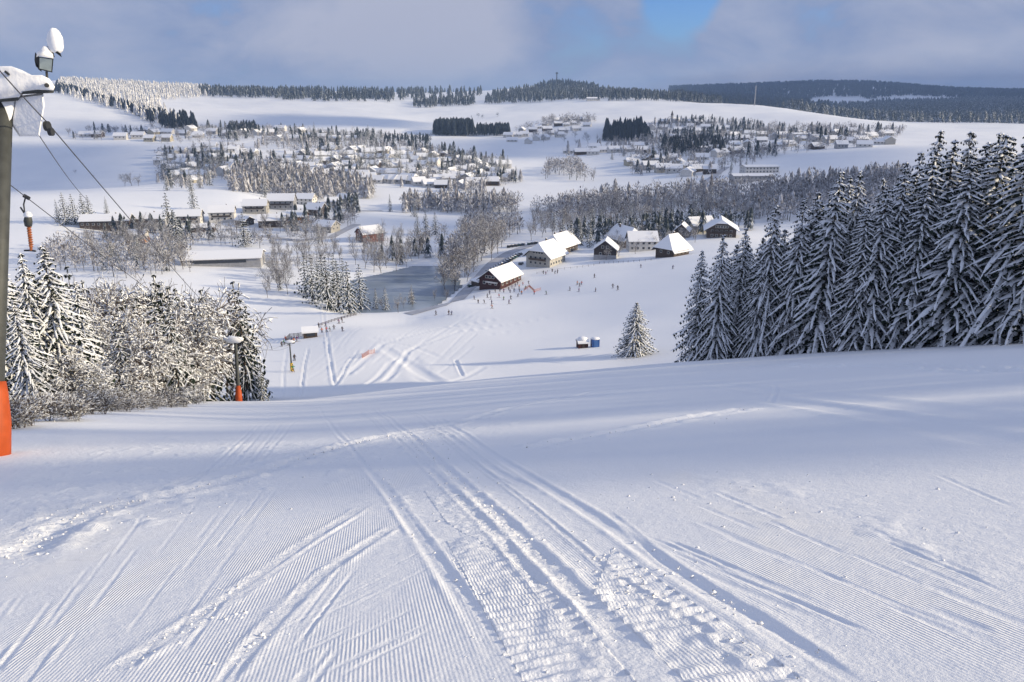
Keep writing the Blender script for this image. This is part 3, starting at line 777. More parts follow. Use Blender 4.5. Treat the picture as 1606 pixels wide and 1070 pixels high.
# ------------------------------------------------------------------ the near wood on the right
G = 'spruces of the wood right of the piste'
front = [ # px, D, top row, radius factor
 (1092,124,392,.85),(1120,121,368,.85),(1152,124,357,.8),(1192,120,321,.85),(1232,118,310,.8),(1277,115,266,.85),(1314,117,268,.75),(1334,111,312,.75),(1352,114,278,.8),
 (1384,111,262,.8),(1421,110,243,1.05),(1476,105,254,1.2),(1512,106,209,1.05),(1562,101,196,1.1),(1604,98,240,1.1)]
names = ['lowest snow-laden spruce at the left tip of the right-hand wood', 'second spruce from the left tip of the right-hand wood', 'narrow snow-streaked spruce third from the left tip of the wood', 'spruce fourth from the left tip of the wood, a step taller than its left neighbour', 'slim spruce fifth from the left tip of the right-hand wood',
 'tall spruce with a pointed white top above the chalet side of the wood', 'slim spruce right beside the tall pointed white-topped one', 'short spruce between two taller ones in the middle of the wood', 'middle spruce with thick snow on its right side', 'spruce left of the broad long-boughed pair in the right-hand wood',
 'broad spruce with long drooping white boughs, left of the broadest one', 'broadest spruce in front with long diagonal snow-laden boughs', 'tall spruce just right of the broadest one in front', 'tallest spruce of the wood with its top above the far field', 'dark spruce cut by the right edge of the photo']
for i, ((px, D, top, rf), lb) in enumerate(zip(front, names)):
    p = col_at(px, D, 560); h = height_to(p, top)
    K_SPR.place(p, h, h * rf * 1.25, lb, 'spruce', G, RN.uniform(0, 6.28), var=i, lean=(RN.uniform(-.02, .02), RN.uniform(-.02, .02)))
back = [(1400, 122, 236), (1423, 124, 199), (1447, 120, 218), (1469, 122, 205), (1496, 118, 222), (1512, 122, 206), (1532, 118, 214), (1550, 116, 224), (1590, 112, 222), (1606, 110, 230), (1380, 124, 252), (1300, 128, 275), (1255, 126, 300)]
for i in range(62):
    px = 1125 + 500 * (i + RN.random()) / 62; D = RN.uniform(118, 150) if px < 1300 else RN.uniform(108, 146)
    t_ = (px - 1100) / 500; top = np.interp(px, [1100, 1160, 1200, 1280, 1330, 1400, 1480, 1620], [385, 372, 340, 292, 300, 250, 214, 214]) + RN.uniform(6, 52)
    back.append((px, D, top))
for i, (px, D, top) in enumerate(back):
    p = col_at(px, D, 540); h = min(34, height_to(p, top))
    K_SPR.place(p, h, h * RN.uniform(1.0, 1.4), ('spruce just behind the front row, ' if D < 124 else 'spruce in the middle rows, ' if D < 136 else 'spruce deep inside, ') + ('low left end' if px < 1200 else 'left part' if px < 1280 else 'left of the middle' if px < 1350 else 'right of the middle' if px < 1420 else 'tall part' if px < 1480 else 'tall right part' if px < 1550 else 'right photo edge') + ' of the right-hand wood', 'spruce', 'spruces filling the right-hand wood', RN.uniform(0, 6.28))
# young undergrowth in the gap of the wood
for i, (px, D, top) in enumerate(((1245, 116, 480), (1290, 114, 462), (1325, 112, 450), (1350, 111, 445), (1400, 108, 500), (1535, 103, 470), (1590, 100, 480))):
    p = col_at(px, D, 545); h = height_to(p, top)
    K_THICK.place(p, h, h * .7, ['rimed young tree low in the wood left of the middle', 'bushy rimed tree in the gap of the right-hand wood', 'pale rimed thicket between dark trunks in the middle of the wood', 'low rimed thicket left of the long-boughed spruces', 'small twiggy tree at the foot of the broad spruce', 'twiggy undergrowth under the tallest spruce', 'dark undergrowth at the right photo edge'][i], 'young tree', 'young growth in the right-hand wood', RN.uniform(0, 6.28))
# the same wood goes on beyond the right edge of the frame and shades the slope
for i in range(74):
    y = -30 + i * 1.95 if i < 64 else 26 + (i - 64) * 6.2 + RN.uniform(-1.5, 1.5); x = 62 + (i % 3) * 11 + RN.uniform(-3, 3) + max(0, y - 60) * .28
    if y > 92 or y < 6.5: continue
    if any(abs(y - g_) < w_ for g_, w_ in ((16, 2.2),)): continue
    z = float(H(x, y)); h = RN.uniform(19, 27)
    K_SPM.place((x, y, z), h, h * 1.0, 'snowy spruce of the wood beyond the right edge of the photo', 'spruce', 'spruces beyond the right edge', RN.uniform(0, 6.28))

# lone tree in front of the valley
p = hit(995, 557, 130); h = height_to(p, 474)
K_SPR.place(p, h, h * 2.05, 'lone bushy spruce on the open lower piste, sunlit from the right', 'spruce', None, 1.0, var=1)

# ------------------------------------------------------------------ the left wood beside the lift
G = 'sunlit snow-covered trees of the left wood'
near_l = [(-30,40,395,1.1,'big snow-laden spruce half hidden by the grey lift pole'),(28,43,372,1.25,'green-tinged spruce just right of the grey lift pole'),(78,46,396,1.0,'narrow spruce between the two big ones beside the lift pole'),(112,47,384,1.3,'spruce with thick white drooping boughs, third from the lift pole'),(150,56,440,1.0,'smaller spruce at the right of the big ones by the lift pole'), (55,38,470,1.1,'young spruce in front of the big ones by the lift pole')]
for i, (px, D, top, rf, lb) in enumerate(near_l):
    p = col_at(px, D, 640); h = height_to(p, top)
    K_SPR.place(p, h, h * rf, lb, 'spruce', 'large spruces beside the lift pole', RN.uniform(0, 6.28), var=i + 1)
cnt = 0
rows = [(118, 372, 14), (104, 350, 14), (92, 335, 14), (80, 320, 12), (68, 300, 11), (57, 240, 8)]
for D0, pxm, n in rows:
    for k in range(n):
        px = 20 + (pxm - 20) * (k + RN.uniform(.2, .8)) / n; D = D0 + RN.uniform(-5, 5)
        back_top = np.interp(px, [0, 150, 250, 330, 400, 425], [425, 425, 425, 428, 452, 480]); top = back_top + (118 - D) * .9 + RN.uniform(-8, 26)
        p = col_at(px, D, 610); h = height_to(p, top)
        if h < 3 or (abs(px - 377) < 52 and D < 114): continue
        if RN.random() < .38:
            K_SPM.place(p, h, h * RN.uniform(.8, 1.1), f"snow-covered conifer {'at the back' if D0 > 85 else 'towards the front'} of the left wood, {'beside the big spruces' if px < 150 else 'in its middle' if px < 270 else 'near the small lift tower'}", 'conifer', 'conifers of the left wood', RN.uniform(0, 6.28))
        else:
            K_THICK.place(p, h, h * RN.uniform(.6, .85), f"snow-laden leafless tree {'at the back' if D0 > 100 else 'in the middle depth' if D0 > 75 else 'towards the front'} of the left wood, {'beside the big spruces' if px < 130 else 'left of its middle' if px < 210 else 'right of its middle' if px < 290 else 'near the small lift tower'}", 'tree', G, RN.uniform(0, 6.28), lean=(RN.uniform(-.08, .08), RN.uniform(-.08, .08)))
        cnt += 1
for px, D, top, lb in ((390, 116, 455, 'tall snow-covered conifer at the right end of the left wood'), (400, 124, 478, 'last slim conifer at the right end of the left wood'), (385, 118, 440, 'conifer behind the small lift tower at the wood edge'), (336, 106, 452, 'conifer left of the small lift tower'), (413, 101, 575, 'low snowy conifer right of the small lift tower')):
    p = col_at(px, D, 630); h = height_to(p, top)
    K_SPM.place(p, h, h * .9, lb, 'conifer', 'conifers at the right end of the left wood', RN.uniform(0, 6.28))
for i, (px, D, top, w, lb) in enumerate(((285, 70, 535, 1.3, 'bent tree bowed down under a thick cushion of snow'), (298, 78, 545, 1.1, 'second bowed tree under snow left of the small lift tower'), (235, 62, 520, 1.1, 'dark-stemmed snowy tree at the front of the left wood'), (180, 54, 540, 1.1, 'dense twiggy tree at the front of the left wood'), (120, 45, 545, 1.2, 'dark twiggy tree below the big spruces'), (306, 88, 565, .9, 'small bowed tree beside the small lift tower'))):
    p = col_at(px, D, 640); h = height_to(p, top)
    K_THICK.place(p, h, h * w, lb, 'tree', 'trees along the front of the left wood', RN.uniform(0, 6.28), var=i)
for i in range(34):
    px = 12 + 300 * (i / 34) + RN.uniform(-8, 8); D = np.interp(px, [0, 120, 320], [26, 34, 60]) + RN.uniform(-2, 6)
    p = col_at(px, D, 650); h = RN.uniform(.7, 1.6) * np.interp(px, [0, 60, 320], [1.35, 1.1, 1.2])
    K_BUSH.place(p, h, h * RN.uniform(1.0, 1.5), f"snow-dusted bush on the bank {'right beside the orange tower foot' if px < 70 else 'below the big spruces' if px < 150 else 'at the middle of the left wood' if px < 230 else 'at the right end towards the small lift tower'}", 'bush', 'bushes along the bank of the left wood', RN.uniform(0, 6.28), sink=.1)
for i, (px, py) in enumerate(((905, 548), (895, 546))):
    pass

# ------------------------------------------------------------------ trees in the valley
def plant(kind, px, py, hpx, wf, label, cat, group=None, dmin=130, **kw):
    p = hit(px, py, dmin); h = height_to(p, py - hpx)
    return kind.place(p, h, h * wf, label, cat, group, RN.uniform(0, 6.28), **kw)
for i, (px, py, hp) in enumerate(((480,462,66),(492,476,78),(508,470,72),(515,486,84),(532,488,80),(548,492,82),(566,486,72),(500,452,54),(540,470,66),(525,460,64))):
    plant(K_SPM, px, py, hp, 1.15, ['leftmost spruce of the clump by the frozen pond', 'second spruce of the clump by the pond', 'spruce at the back of the clump by the pond', 'tall spruce in the front of the pond clump', 'middle front spruce of the pond clump', 'front spruce of the pond clump nearest the piste', 'dark spruce at the pond edge, right end of the clump', 'short spruce at the back left of the pond clump', 'spruce hidden in the middle of the pond clump', 'back spruce of the pond clump with a white top'][i], 'spruce', 'spruces in the clump beside the frozen pond')
for px, py, hp, wf, lb in ((605,487,38,.9,'small rimed spruce on the near pond bank'),(590,485,34,.8,'slim rimed spruce beside the pond clump'),(646,478,32,.9,'white pointed spruce on the near pond shore'),(268,376,74,1.15,'tall dark spruce in front of the house row'),(280,392,60,1.2,'second tall spruce in front of the house row'),(304,330,40,1.2,'spruce behind the second house from the left'),(384,386,54,1.2,'dark spruce in the garden of the middle houses'),(416,310,34,1.15,'spruce behind the middle houses'),(655,368,34,1.1,'left spruce of three above the pond park'),(668,370,40,1.1,'middle spruce of three above the pond park'),(683,368,36,1.1,'right spruce of three above the pond park'),(566,380,28,.8,'spruce at the left side of the red barn'),(650,340,30,.9,'spruce at the left end of the dark tree belt'),(612,332,28,.8,'small spruce beyond the snow field'),(168,336,28,.8,'single spruce on the low hill'),(104,352,50,1.2,'leftmost dark spruce of the clump on the low hill'),(118,352,48,1.2,'second spruce of the clump on the low hill'),(133,350,46,1.2,'third spruce of the clump on the low hill'),(142,348,42,1.2,'right spruce of the clump on the low hill'),(92,348,36,.8,'pale spruce left of the low hill clump'),(895,390,48,.9,'dark spruce behind the farmhouse'),(910,385,40,.9,'spruce between the farmhouse and the dark barn'),(925,388,44,.8,'spruce left of the dark barn'),(500,382,38,.8,'round tree in the garden below the houses'),(440,455,34,.7,'small spruce left of the pond clump')):
    plant(K_SPM, px, py, hp, wf, lb, 'spruce', 'single spruces about the valley floor')
def scatter(poly, n, mind, seed):
    rs = random.Random(seed); xs = [p[0] for p in poly]; ys = [p[1] for p in poly]; out = []
    for _ in range(n * 60):
        x = rs.uniform(min(xs), max(xs)); y = rs.uniform(min(ys), max(ys))
        if inpoly(np.array([x]), np.array([y]), poly)[0] and all((x - a) ** 2 + ((y - b) * 1.6) ** 2 > mind ** 2 for a, b in out): out.append((x, y))
        if len(out) >= n: break
    return out
def grove(kind, poly, n, mind, hp, wf, label, cat, group, seed, dmin=130):
    xs = [q[0] for q in poly]; ys = [q[1] for q in poly]
    for x, y in scatter(poly, n, mind, seed):
        t_ = (x - min(xs)) / (max(xs) - min(xs)); u_ = (y - min(ys)) / (max(ys) - min(ys)); h_ = RN.uniform(*hp)
        w_ = ('left end', 'centre left', 'centre right', 'right end')[min(3, int(t_ * 4))] + (', far side' if u_ < .5 else ', near side')
        plant(kind, x, y, h_, RN.uniform(*wf), f"{'tall' if h_ > (hp[0] + hp[1]) / 2 else 'low'} {label}, {w_}", cat, group, dmin)
grove(K_BARE, [(425,470),(430,400),(560,390),(600,380),(680,395),(640,425),(590,430),(540,412),(450,440)], 52, 11, (30, 44), (.55, .8), 'grey leafless tree in the snowy park above the pond', 'leafless tree', 'rimed trees in the park above the pond', 1)
grove(K_BARE, [(690,445),(712,405),(735,385),(790,372),(790,395),(750,425),(725,455),(705,470)], 26, 9, (40, 62), (.5, .75), 'rimed leafless tree between the frozen pond and the path', 'leafless tree', 'rimed trees between pond and path', 2)
grove(K_BARE, [(600,470),(640,485),(700,455),(700,475),(640,492),(590,490)], 6, 12, (20, 34), (.5, .8), 'small rimed tree on the near shore of the pond', 'leafless tree', 'rimed trees on the near pond shore', 3)
grove(K_BARE, [(410,470),(425,430),(455,440),(450,470)], 7, 10, (34, 48), (.5, .8), 'rimed tree left of the pond clump', 'leafless tree', 'rimed trees left of the pond clump', 4)
grove(K_BARE, [(130,395),(180,372),(260,372),(290,400),(290,430),(150,420)], 26, 11, (30, 50), (.6, .8), 'rimed leafless tree below the long low house row', 'leafless tree', 'rimed trees below the house row', 5)
grove(K_SPM, [(150,410),(290,400),(290,430),(160,430)], 8, 14, (30, 48), (.8, 1.0), 'dark conifer above the sunlit left wood', 'conifer', 'conifers above the left wood', 6)
grove(K_BARE, [(300,385),(300,372),(400,360),(520,350),(560,345),(540,385),(420,400),(415,385)], 20, 13, (24, 38), (.6, .9), 'rimed garden tree below the middle houses', 'leafless tree', 'garden trees below the middle houses', 7)
grove(K_BARE, [(940,412),(990,400),(1040,390),(1090,390),(1090,372),(960,372)], 26, 9, (18, 32), (.7, 1.0), 'rimed fruit tree between the farm buildings', 'leafless tree', 'fruit trees among the farm buildings', 8)
grove(K_BARE, [(830,380),(900,372),(960,362),(1100,350),(1180,345),(1180,330),(1000,335),(840,345)], 60, 10, (28, 46), (.6, .9), 'rimed tree of the grey wood behind the farms', 'leafless tree', 'trees of the grey wood behind the farms', 9)
grove(K_SPM, [(850,384),(900,380),(940,372),(1090,360),(1090,345),(860,358)], 16, 12, (26, 42), (.8, 1.0), 'dark conifer in the grey wood behind the farms', 'conifer', 'conifers in the grey wood behind the farms', 10)
grove(K_SPM, [(540,306),(580,312),(590,300),(400,280),(395,296)], 26, 7, (18, 34), (.8, 1.0), 'dark conifer in the belt between the two housing areas', 'conifer', 'conifers in the belt between the housing areas', 12)
# masses that read as woods
wood('valley_wood', 'dark conifers between the gardens of the near house row', 'wood', [(140,376),(150,364),(260,356),(300,362),(420,346),(560,322),(566,334),(520,358),(440,366),(300,378)], 480, 700, 9, (8, 15), CONES, M_FARCON, 71, clump=.12)
wood('garden_trees', 'dark conifers standing between the houses of the upper housing area', 'trees', [(245,290),(245,236),(420,222),(640,228),(790,255),(835,285),(740,300),(560,292),(440,262),(300,300)], 650, 1400, 17, (12, 19), CONES, M_FARCON, 81, clump=-.12)
wood('garden_trees', 'dark conifers standing between the houses of the far village', 'trees', [(985,275),(1000,200),(1100,190),(1240,205),(1400,210),(1400,228),(1240,240),(1120,275)], 700, 1900, 17, (13, 20), CONES, M_FARCON, 82, clump=-.06)
wood('garden_trees', 'dark conifers along the upper road on the left', 'trees', [(110,218),(120,206),(260,200),(560,206),(680,222),(680,232),(420,226),(240,226)], 1000, 1600, 18, (11, 17), CONES, M_FARCON, 83, clump=-.1)
wood('far_wood', 'short dark hedge line on the far field left of the square block', 'wood', [(600,226),(606,219),(676,219),(676,227)], 1000, 1700, 14, (10, 15), FUZZ + CONES3, M_DARKCON, 84)
wood('far_wood', 'two dark round groves on the left far field', 'wood', [(357,208),(360,201),(400,201),(402,208)], 1200, 1900, 12, (12, 17), FUZZ + CONES3, M_DARKCON, 85)
wood('far_wood', 'thin tree line along the crest of the middle far field', 'wood', [(700,186),(704,182),(800,184),(800,187)], 1500, 2400, 26, (8, 14), FUZZ, M_DARKCON, 86, clump=.1)
wood('valley_wood', 'dark conifers scattered in the park above the pond', 'wood', [(420,440),(440,400),(560,392),(700,380),(700,405),(600,420),(500,430)], 380, 600, 11, (8, 15), CONES, M_FARCON, 72, clump=.08)
wood('valley_wood', 'conifers and rimed trees behind the farm buildings', 'wood', [(895,388),(900,372),(1100,352),(1180,350),(1180,362),(1085,376),(960,384)], 430, 640, 9, (9, 16), CONES + FUZZ, M_FARCON, 73, clump=.25)
wood('valley_wood', 'low rimed scrub and trees between the left wood and the house row', 'wood', [(60,420),(80,392),(150,378),(300,385),(300,428),(200,440)], 330, 540, 7.5, (7, 13), FUZZ, M_FARDEC, 41, clump=.35)
wood('valley_wood', 'dense rimed brown trees between pond, path and far car park', 'wood', [(700,440),(700,395),(735,352),(815,345),(820,370),(775,384),(738,432),(715,455)], 350, 600, 6.5, (9, 15), FUZZ, M_FARDEC, 42, clump=.45)
wood('valley_wood', 'rimed hedges and trees among the middle houses', 'wood', [(300,385),(310,362),(420,342),(545,330),(560,350),(500,380),(420,392)], 430, 640, 8, (5, 11), FUZZ, M_FARDEC, 43, clump=.12)
wood('valley_wood', 'rimed thicket behind the pond park below the snow field', 'wood', [(560,398),(600,384),(700,366),(700,395),(620,405)], 420, 600, 8, (6, 12), FUZZ, M_FARDEC, 44, clump=.2)
wood('garden_trees', 'grey garden trees filling the gaps of the upper housing area', 'trees', [(245,290),(245,236),(420,222),(640,228),(790,255),(835,285),(740,300),(560,292),(440,262),(400,262),(300,300)], 650, 1400, 12, (7, 14), FUZZ + CONES[:2], M_FARDEC, 45, clump=.22)
wood('garden_trees', 'dark garden trees and hedges of the far village', 'trees', [(985,275),(1000,195),(1100,188),(1240,200),(1420,205),(1400,228),(1240,240),(1120,275)], 700, 1900, 14, (8, 15), FUZZ + CONES[:2], M_FARDEC, 46, clump=.3)
wood('garden_trees', 'trees and hedges along the upper road on the left', 'trees', [(110,218),(120,204),(260,200),(560,206),(680,222),(680,232),(420,226),(240,226)], 1000, 1600, 14, (7, 12), FUZZ, M_FARDEC, 47, clump=.15)
wood('garden_trees', 'trees of the hamlet right of the square conifer block', 'trees', [(785,225),(800,208),(860,188),(935,184),(935,198),(880,216),(830,228)], 1150, 2000, 14, (9, 15), FUZZ, M_FARDEC, 48, clump=.15)
wood('garden_trees', 'trees at the foot of the large dark far wood', 'trees', [(880,246),(890,232),(1000,226),(1010,246)], 950, 1500, 13, (9, 14), FUZZ + CONES, M_FARDEC, 49, clump=.2)
wood('valley_wood', 'dark mixed wood between the upper housing area and the near house row', 'wood', [(360,300),(372,268),(440,270),(585,296),(590,312),(480,316),(420,306)], 640, 960, 9, (13, 20), FUZZ + CONES, M_FARDEC, 1)
wood('valley_wood', 'dark tree belt along the far side of the snow field', 'wood', [(632,334),(634,322),(700,322),(815,328),(816,338)], 560, 800, 7, (13, 19), FUZZ + CONES[:1], M_FARDEC, 2, clump=.55)
wood('valley_wood', 'broad grey-brown leafless wood crossing the valley behind the farms', 'wood', [(815,360),(822,335),(880,325),(960,312),(1100,302),(1200,300),(1420,290),(1420,345),(1180,350),(1000,350)], 420, 900, 8.5, (12, 19), FUZZ + CONES[:1], M_FARDEC, 3, clump=.30)
wood('valley_wood', 'hedge of grey trees along the upper edge of the right valley wood', 'wood', [(1200,320),(1240,290),(1300,282),(1420,275),(1420,300)], 500, 900, 9, (11, 16), FUZZ + CONES, M_FARDEC, 31)
wood('valley_wood', 'rimed grove on the sunny field right of the upper housing area', 'wood', [(850,285),(860,262),(905,258),(932,284),(900,285),(870,272)], 780, 1150, 11, (12, 19), FUZZ, M_FARDEC, 4)
wood('valley_wood', 'small sunny grove below the upper housing area', 'wood', [(700,300),(760,296),(760,306),(710,308)], 600, 1000, 10, (12, 16), FUZZ + CONES, M_FARDEC, 5)
wood('far_wood', 'square dark conifer block on the far field', 'wood', [(681,213),(683,206),(742,206),(742,214)], 1100, 1700, 8, (25, 29), CONES3, M_DARKCON, 6)
wood('far_wood', 'low dark wood right of the square conifer block', 'wood', [(745,213),(748,207),(798,207),(798,214)], 1100, 1700, 9, (16, 21), CONES3, M_DARKCON, 7)
wood('far_wood', 'large dark wood beside the far village', 'wood', [(946,222),(950,205),(1008,202),(1018,222)], 1100, 1800, 9, (19, 27), CONES3, M_DARKCON, 8)
wood('far_wood', 'bluish woodland inside the far village', 'wood', [(1035,246),(1040,228),(1128,222),(1140,240),(1128,246)], 950, 1700, 12, (13, 19), CONES3 + FUZZ, M_DARKCON, 9)
wood('far_wood', 'rimed trees on the shoulder below the far ridge', 'wood', [(845,205),(850,192),(925,190),(925,200)], 1200, 2000, 22, (14, 22), FUZZ, M_FARDEC, 10)
wood('far_wood', 'snow-white forest on the left ridge above the open hill', 'wood', [(90,148),(95,128),(330,140),(330,152),(240,160),(300,205),(262,205),(200,178),(140,162)], 1500, 3400, 22, (16, 24), CONES3, M_FARCONW, 11)
wood('far_wood', 'dark forest edge running down the left ridge', 'wood', [(85,146),(120,150),(200,176),(262,204),(308,206),(306,190),(240,182),(160,158),(90,136)], 1300, 2600, 15, (16, 23), CONES3, M_DARKCON, 12)
wood('far_wood', 'blue forest strip on the skyline right of the white forest', 'wood', [(312,150),(312,143),(470,150),(470,156),(330,153)], 2200, 3600, 24, (22, 32), CONES3, M_FARCON, 13)
wood('far_wood', 'far skyline forest in the middle of the view', 'wood', [(440,152),(440,144),(760,148),(760,156),(650,164),(560,158)], 2450, 4400, 36, (22, 36), CONES3, M_FARCON, 14, clump=.06)
wood('far_wood', 'white-topped forest along the far ridge with the round hill', 'wood', [(760,164),(770,150),(860,138),(960,146),(1060,156),(1130,162),(1130,167),(1050,164),(900,157),(830,162)], 2150, 3700, 24, (20, 30), CONES3, M_FARCON, 15)
wood('far_wood', 'blue-grey wood at the edge of the far field below the skyline', 'wood', [(648,170),(652,160),(742,160),(746,166)], 1900, 3000, 20, (18, 28), CONES3, M_FARCON, 61)
wood('far_wood', 'low wood on the left far field below the skyline forest', 'wood', [(440,158),(470,150),(610,154),(612,160),(520,160)], 2200, 3300, 24, (16, 26), CONES3, M_FARCON, 62, clump=.2)
wood('far_wood', 'forest of the round hill on the skyline', 'wood', [(830,142),(870,130),(930,138),(940,144)], 2800, 4200, 28, (20, 30), CONES3, M_DARKCON, 16)
wood('far_wood', 'blue forest covering the long far hills on the right', 'wood', [(1050,152),(1050,130),(1300,120),(1900,130),(1900,160),(1606,160),(1420,150),(1362,156),(1350,153),(1290,152),(1265,158),(1270,168),(1300,168),(1300,182),(1180,182),(1100,170)], 2700, 6500, 38, (24, 36), CONES3, M_DARKCON, 17, wide=1.9)
wood('far_wood', 'frosted forest on the nearer slope of the right-hand hills', 'wood', [(1215,175),(1280,168),(1362,167),(1370,155),(1420,150),(1900,152),(1900,206),(1606,206),(1500,203),(1390,192),(1320,186)], 1900, 4300, 26, (20, 30), CONES3, M_FARCON, 18, wide=1.5)
grove(K_SPM, [(250,300),(260,255),(330,240),(370,280),(330,300)], 34, 9, (18, 34), (.9, 1.2), 'spruce among the left houses of the upper housing area', 'spruce', 'spruces among the left upper houses', 20, 300)
grove(K_BARE, [(250,250),(400,225),(450,240),(600,240),(780,265),(800,285),(700,290),(560,280),(440,262),(300,290)], 60, 14, (10, 18), (.7, 1.0), 'rimed garden tree in the upper housing area', 'leafless tree', 'garden trees in the upper housing area', 21, 300)
grove(K_SPM, [(440,262),(640,250),(780,262),(815,285),(740,290),(600,275)], 75, 11, (16, 32), (.9, 1.25), 'conifer between the houses of the upper housing area', 'conifer', 'conifers in the upper housing area', 22, 300)
grove(K_SPM, [(480,235),(490,215),(600,215),(600,235)], 14, 9, (14, 26), (.8, 1.0), 'conifer above the upper housing area', 'conifer', 'conifers above the upper housing area', 23, 300)
grove(K_BARE, [(120,216),(240,212),(420,205),(560,215),(560,222),(300,222)], 32, 11, (8, 15), (.8, 1.1), 'rimed tree along the houses of the upper road', 'leafless tree', 'trees along the upper road', 24, 300)
grove(K_BARE, [(800,222),(880,205),(990,230),(1100,240),(1240,232),(1340,215),(1340,232),(1200,248),(1100,275),(990,262),(1000,240)], 60, 12, (9, 17), (.8, 1.1), 'rimed tree in the far village', 'leafless tree', 'rimed trees in the far village', 25, 300)
grove(K_SPM, [(860,240),(900,235),(1000,262),(1100,270),(1150,280),(1200,240),(1060,215),(1000,225)], 34, 13, (12, 22), (.8, 1.0), 'conifer in the far village', 'conifer', 'conifers in the far village', 26, 300)
for px, py, hp, wf, lb in ((366,204,15,1.1,'left of two round bare trees on the far field'),(380,205,17,1.3,'right of two round bare trees on the far field'),(196,292,22,.9,'left tree of the clump on the low hill crest'),(207,292,24,.9,'middle tree of the clump on the low hill crest'),(218,292,20,.9,'right tree of the clump on the low hill crest'),(1275,212,22,1.2,'round tree between the far village houses'),(1190,218,22,.7,'golden-lit tall tree beside the far church'),(1203,220,26,.6,'slim pale tree above the far village'),(930,284,22,.8,'last tree of the sunny grove'),(108,212,14,1.0,'round bare tree left on the upper road'),(118,272,6,1.0,'lone bush on the blue field'),(147,279,5,1.0,'second lone bush on the blue field')):
    plant(K_BARE, px, py, hp, wf, lb, 'tree', None, 300)
# ------------------------------------------------------------------ buildings
M_ROOFS = mat('roof_snow', (.84, .845, .86), .7, bump=.3, bscale=1.2, spec=.15)
M_EAVE = mat('eaves_wood', (.06, .045, .038), .85, noise=.3, nscale=1)
M_GLASS = mat('window_glass', (.03, .035, .045), .15, spec=.5)
M_FRAME = mat('window_frame', (.62, .6, .56), .6)
def wallmat(name, c): return mat(name, c, .85, noise=.12, nscale=.8, bump=.2, bscale=6)
WM = {'white': wallmat('white_render', (.60, .58, .55)), 'cream': wallmat('cream_render', (.42, .40, .36)), 'grey': wallmat('grey_render', (.33, .33, .34)), 'brown': mat('brown_boards', (.075, .052, .04), .85, noise=.35, nscale=2.5),
      'dark': mat('dark_boards', (.055, .042, .038), .85, noise=.35, nscale=2.5), 'red': mat('dark_red_boards', (.060, .022, .02), .85, noise=.3, nscale=2.5), 'rust': mat('red_brown_boards', (.22, .085, .055), .85, noise=.3, nscale=2.5), 'yellow': wallmat('yellow_render', (.42, .38, .29)), 'orange': mat('orange_boards', (.42, .19, .06), .8, noise=.3, nscale=2)}
def roof_mb(L, Wd, h, rise, ov, f, thick, inset, low=0.0):
    """f: share of the gable height that stays a gable (1 = plain gable, 0 = full hip)"""
    x = L / 2 + ov; y = Wd / 2 + ov; z0 = h - rise * ov / (Wd / 2)
    R_ = rise + rise * ov / (Wd / 2)
    ins = inset * (1 - f)
    m = MB(); P = []
    for s in (-1, 1):          # each end: eave +y, break +y, ridge, break -y, eave -y
        P += [(s * x, y, z0), (s * x, y * (1 - f), z0 + R_ * f), (s * (x - ins), 0, z0 + R_), (s * x, -y * (1 - f), z0 + R_ * f), (s * x, -y, z0)]
    top = [(a, b, c + thick) for a, b, c in P]
    F = [(0, 1, 2, 7, 6, 5), (4, 9, 8, 7, 2, 3)]
    if f < .999: F += [(1, 3, 2), (6, 7, 8)]
    FT = [tuple(i + 10 for i in q) for q in F]
    side = [(0, 5, 15, 10), (4, 14, 19, 9)]
    e = [(0, 1), (1, 3), (3, 4)] if f < .999 else [(0, 1), (1, 2), (2, 3), (3, 4)]
    for a, b in e:
        side.append((a, b, b + 10, a + 10)); side.append((a + 5, a + 15, b + 15, b + 5))
    if f < .001: side = [(0, 5, 15, 10), (4, 14, 19, 9), (0, 4, 14, 10), (5, 9, 19, 15)]
    m.add(P + top, F + FT + side)
    return m
_cache = {}
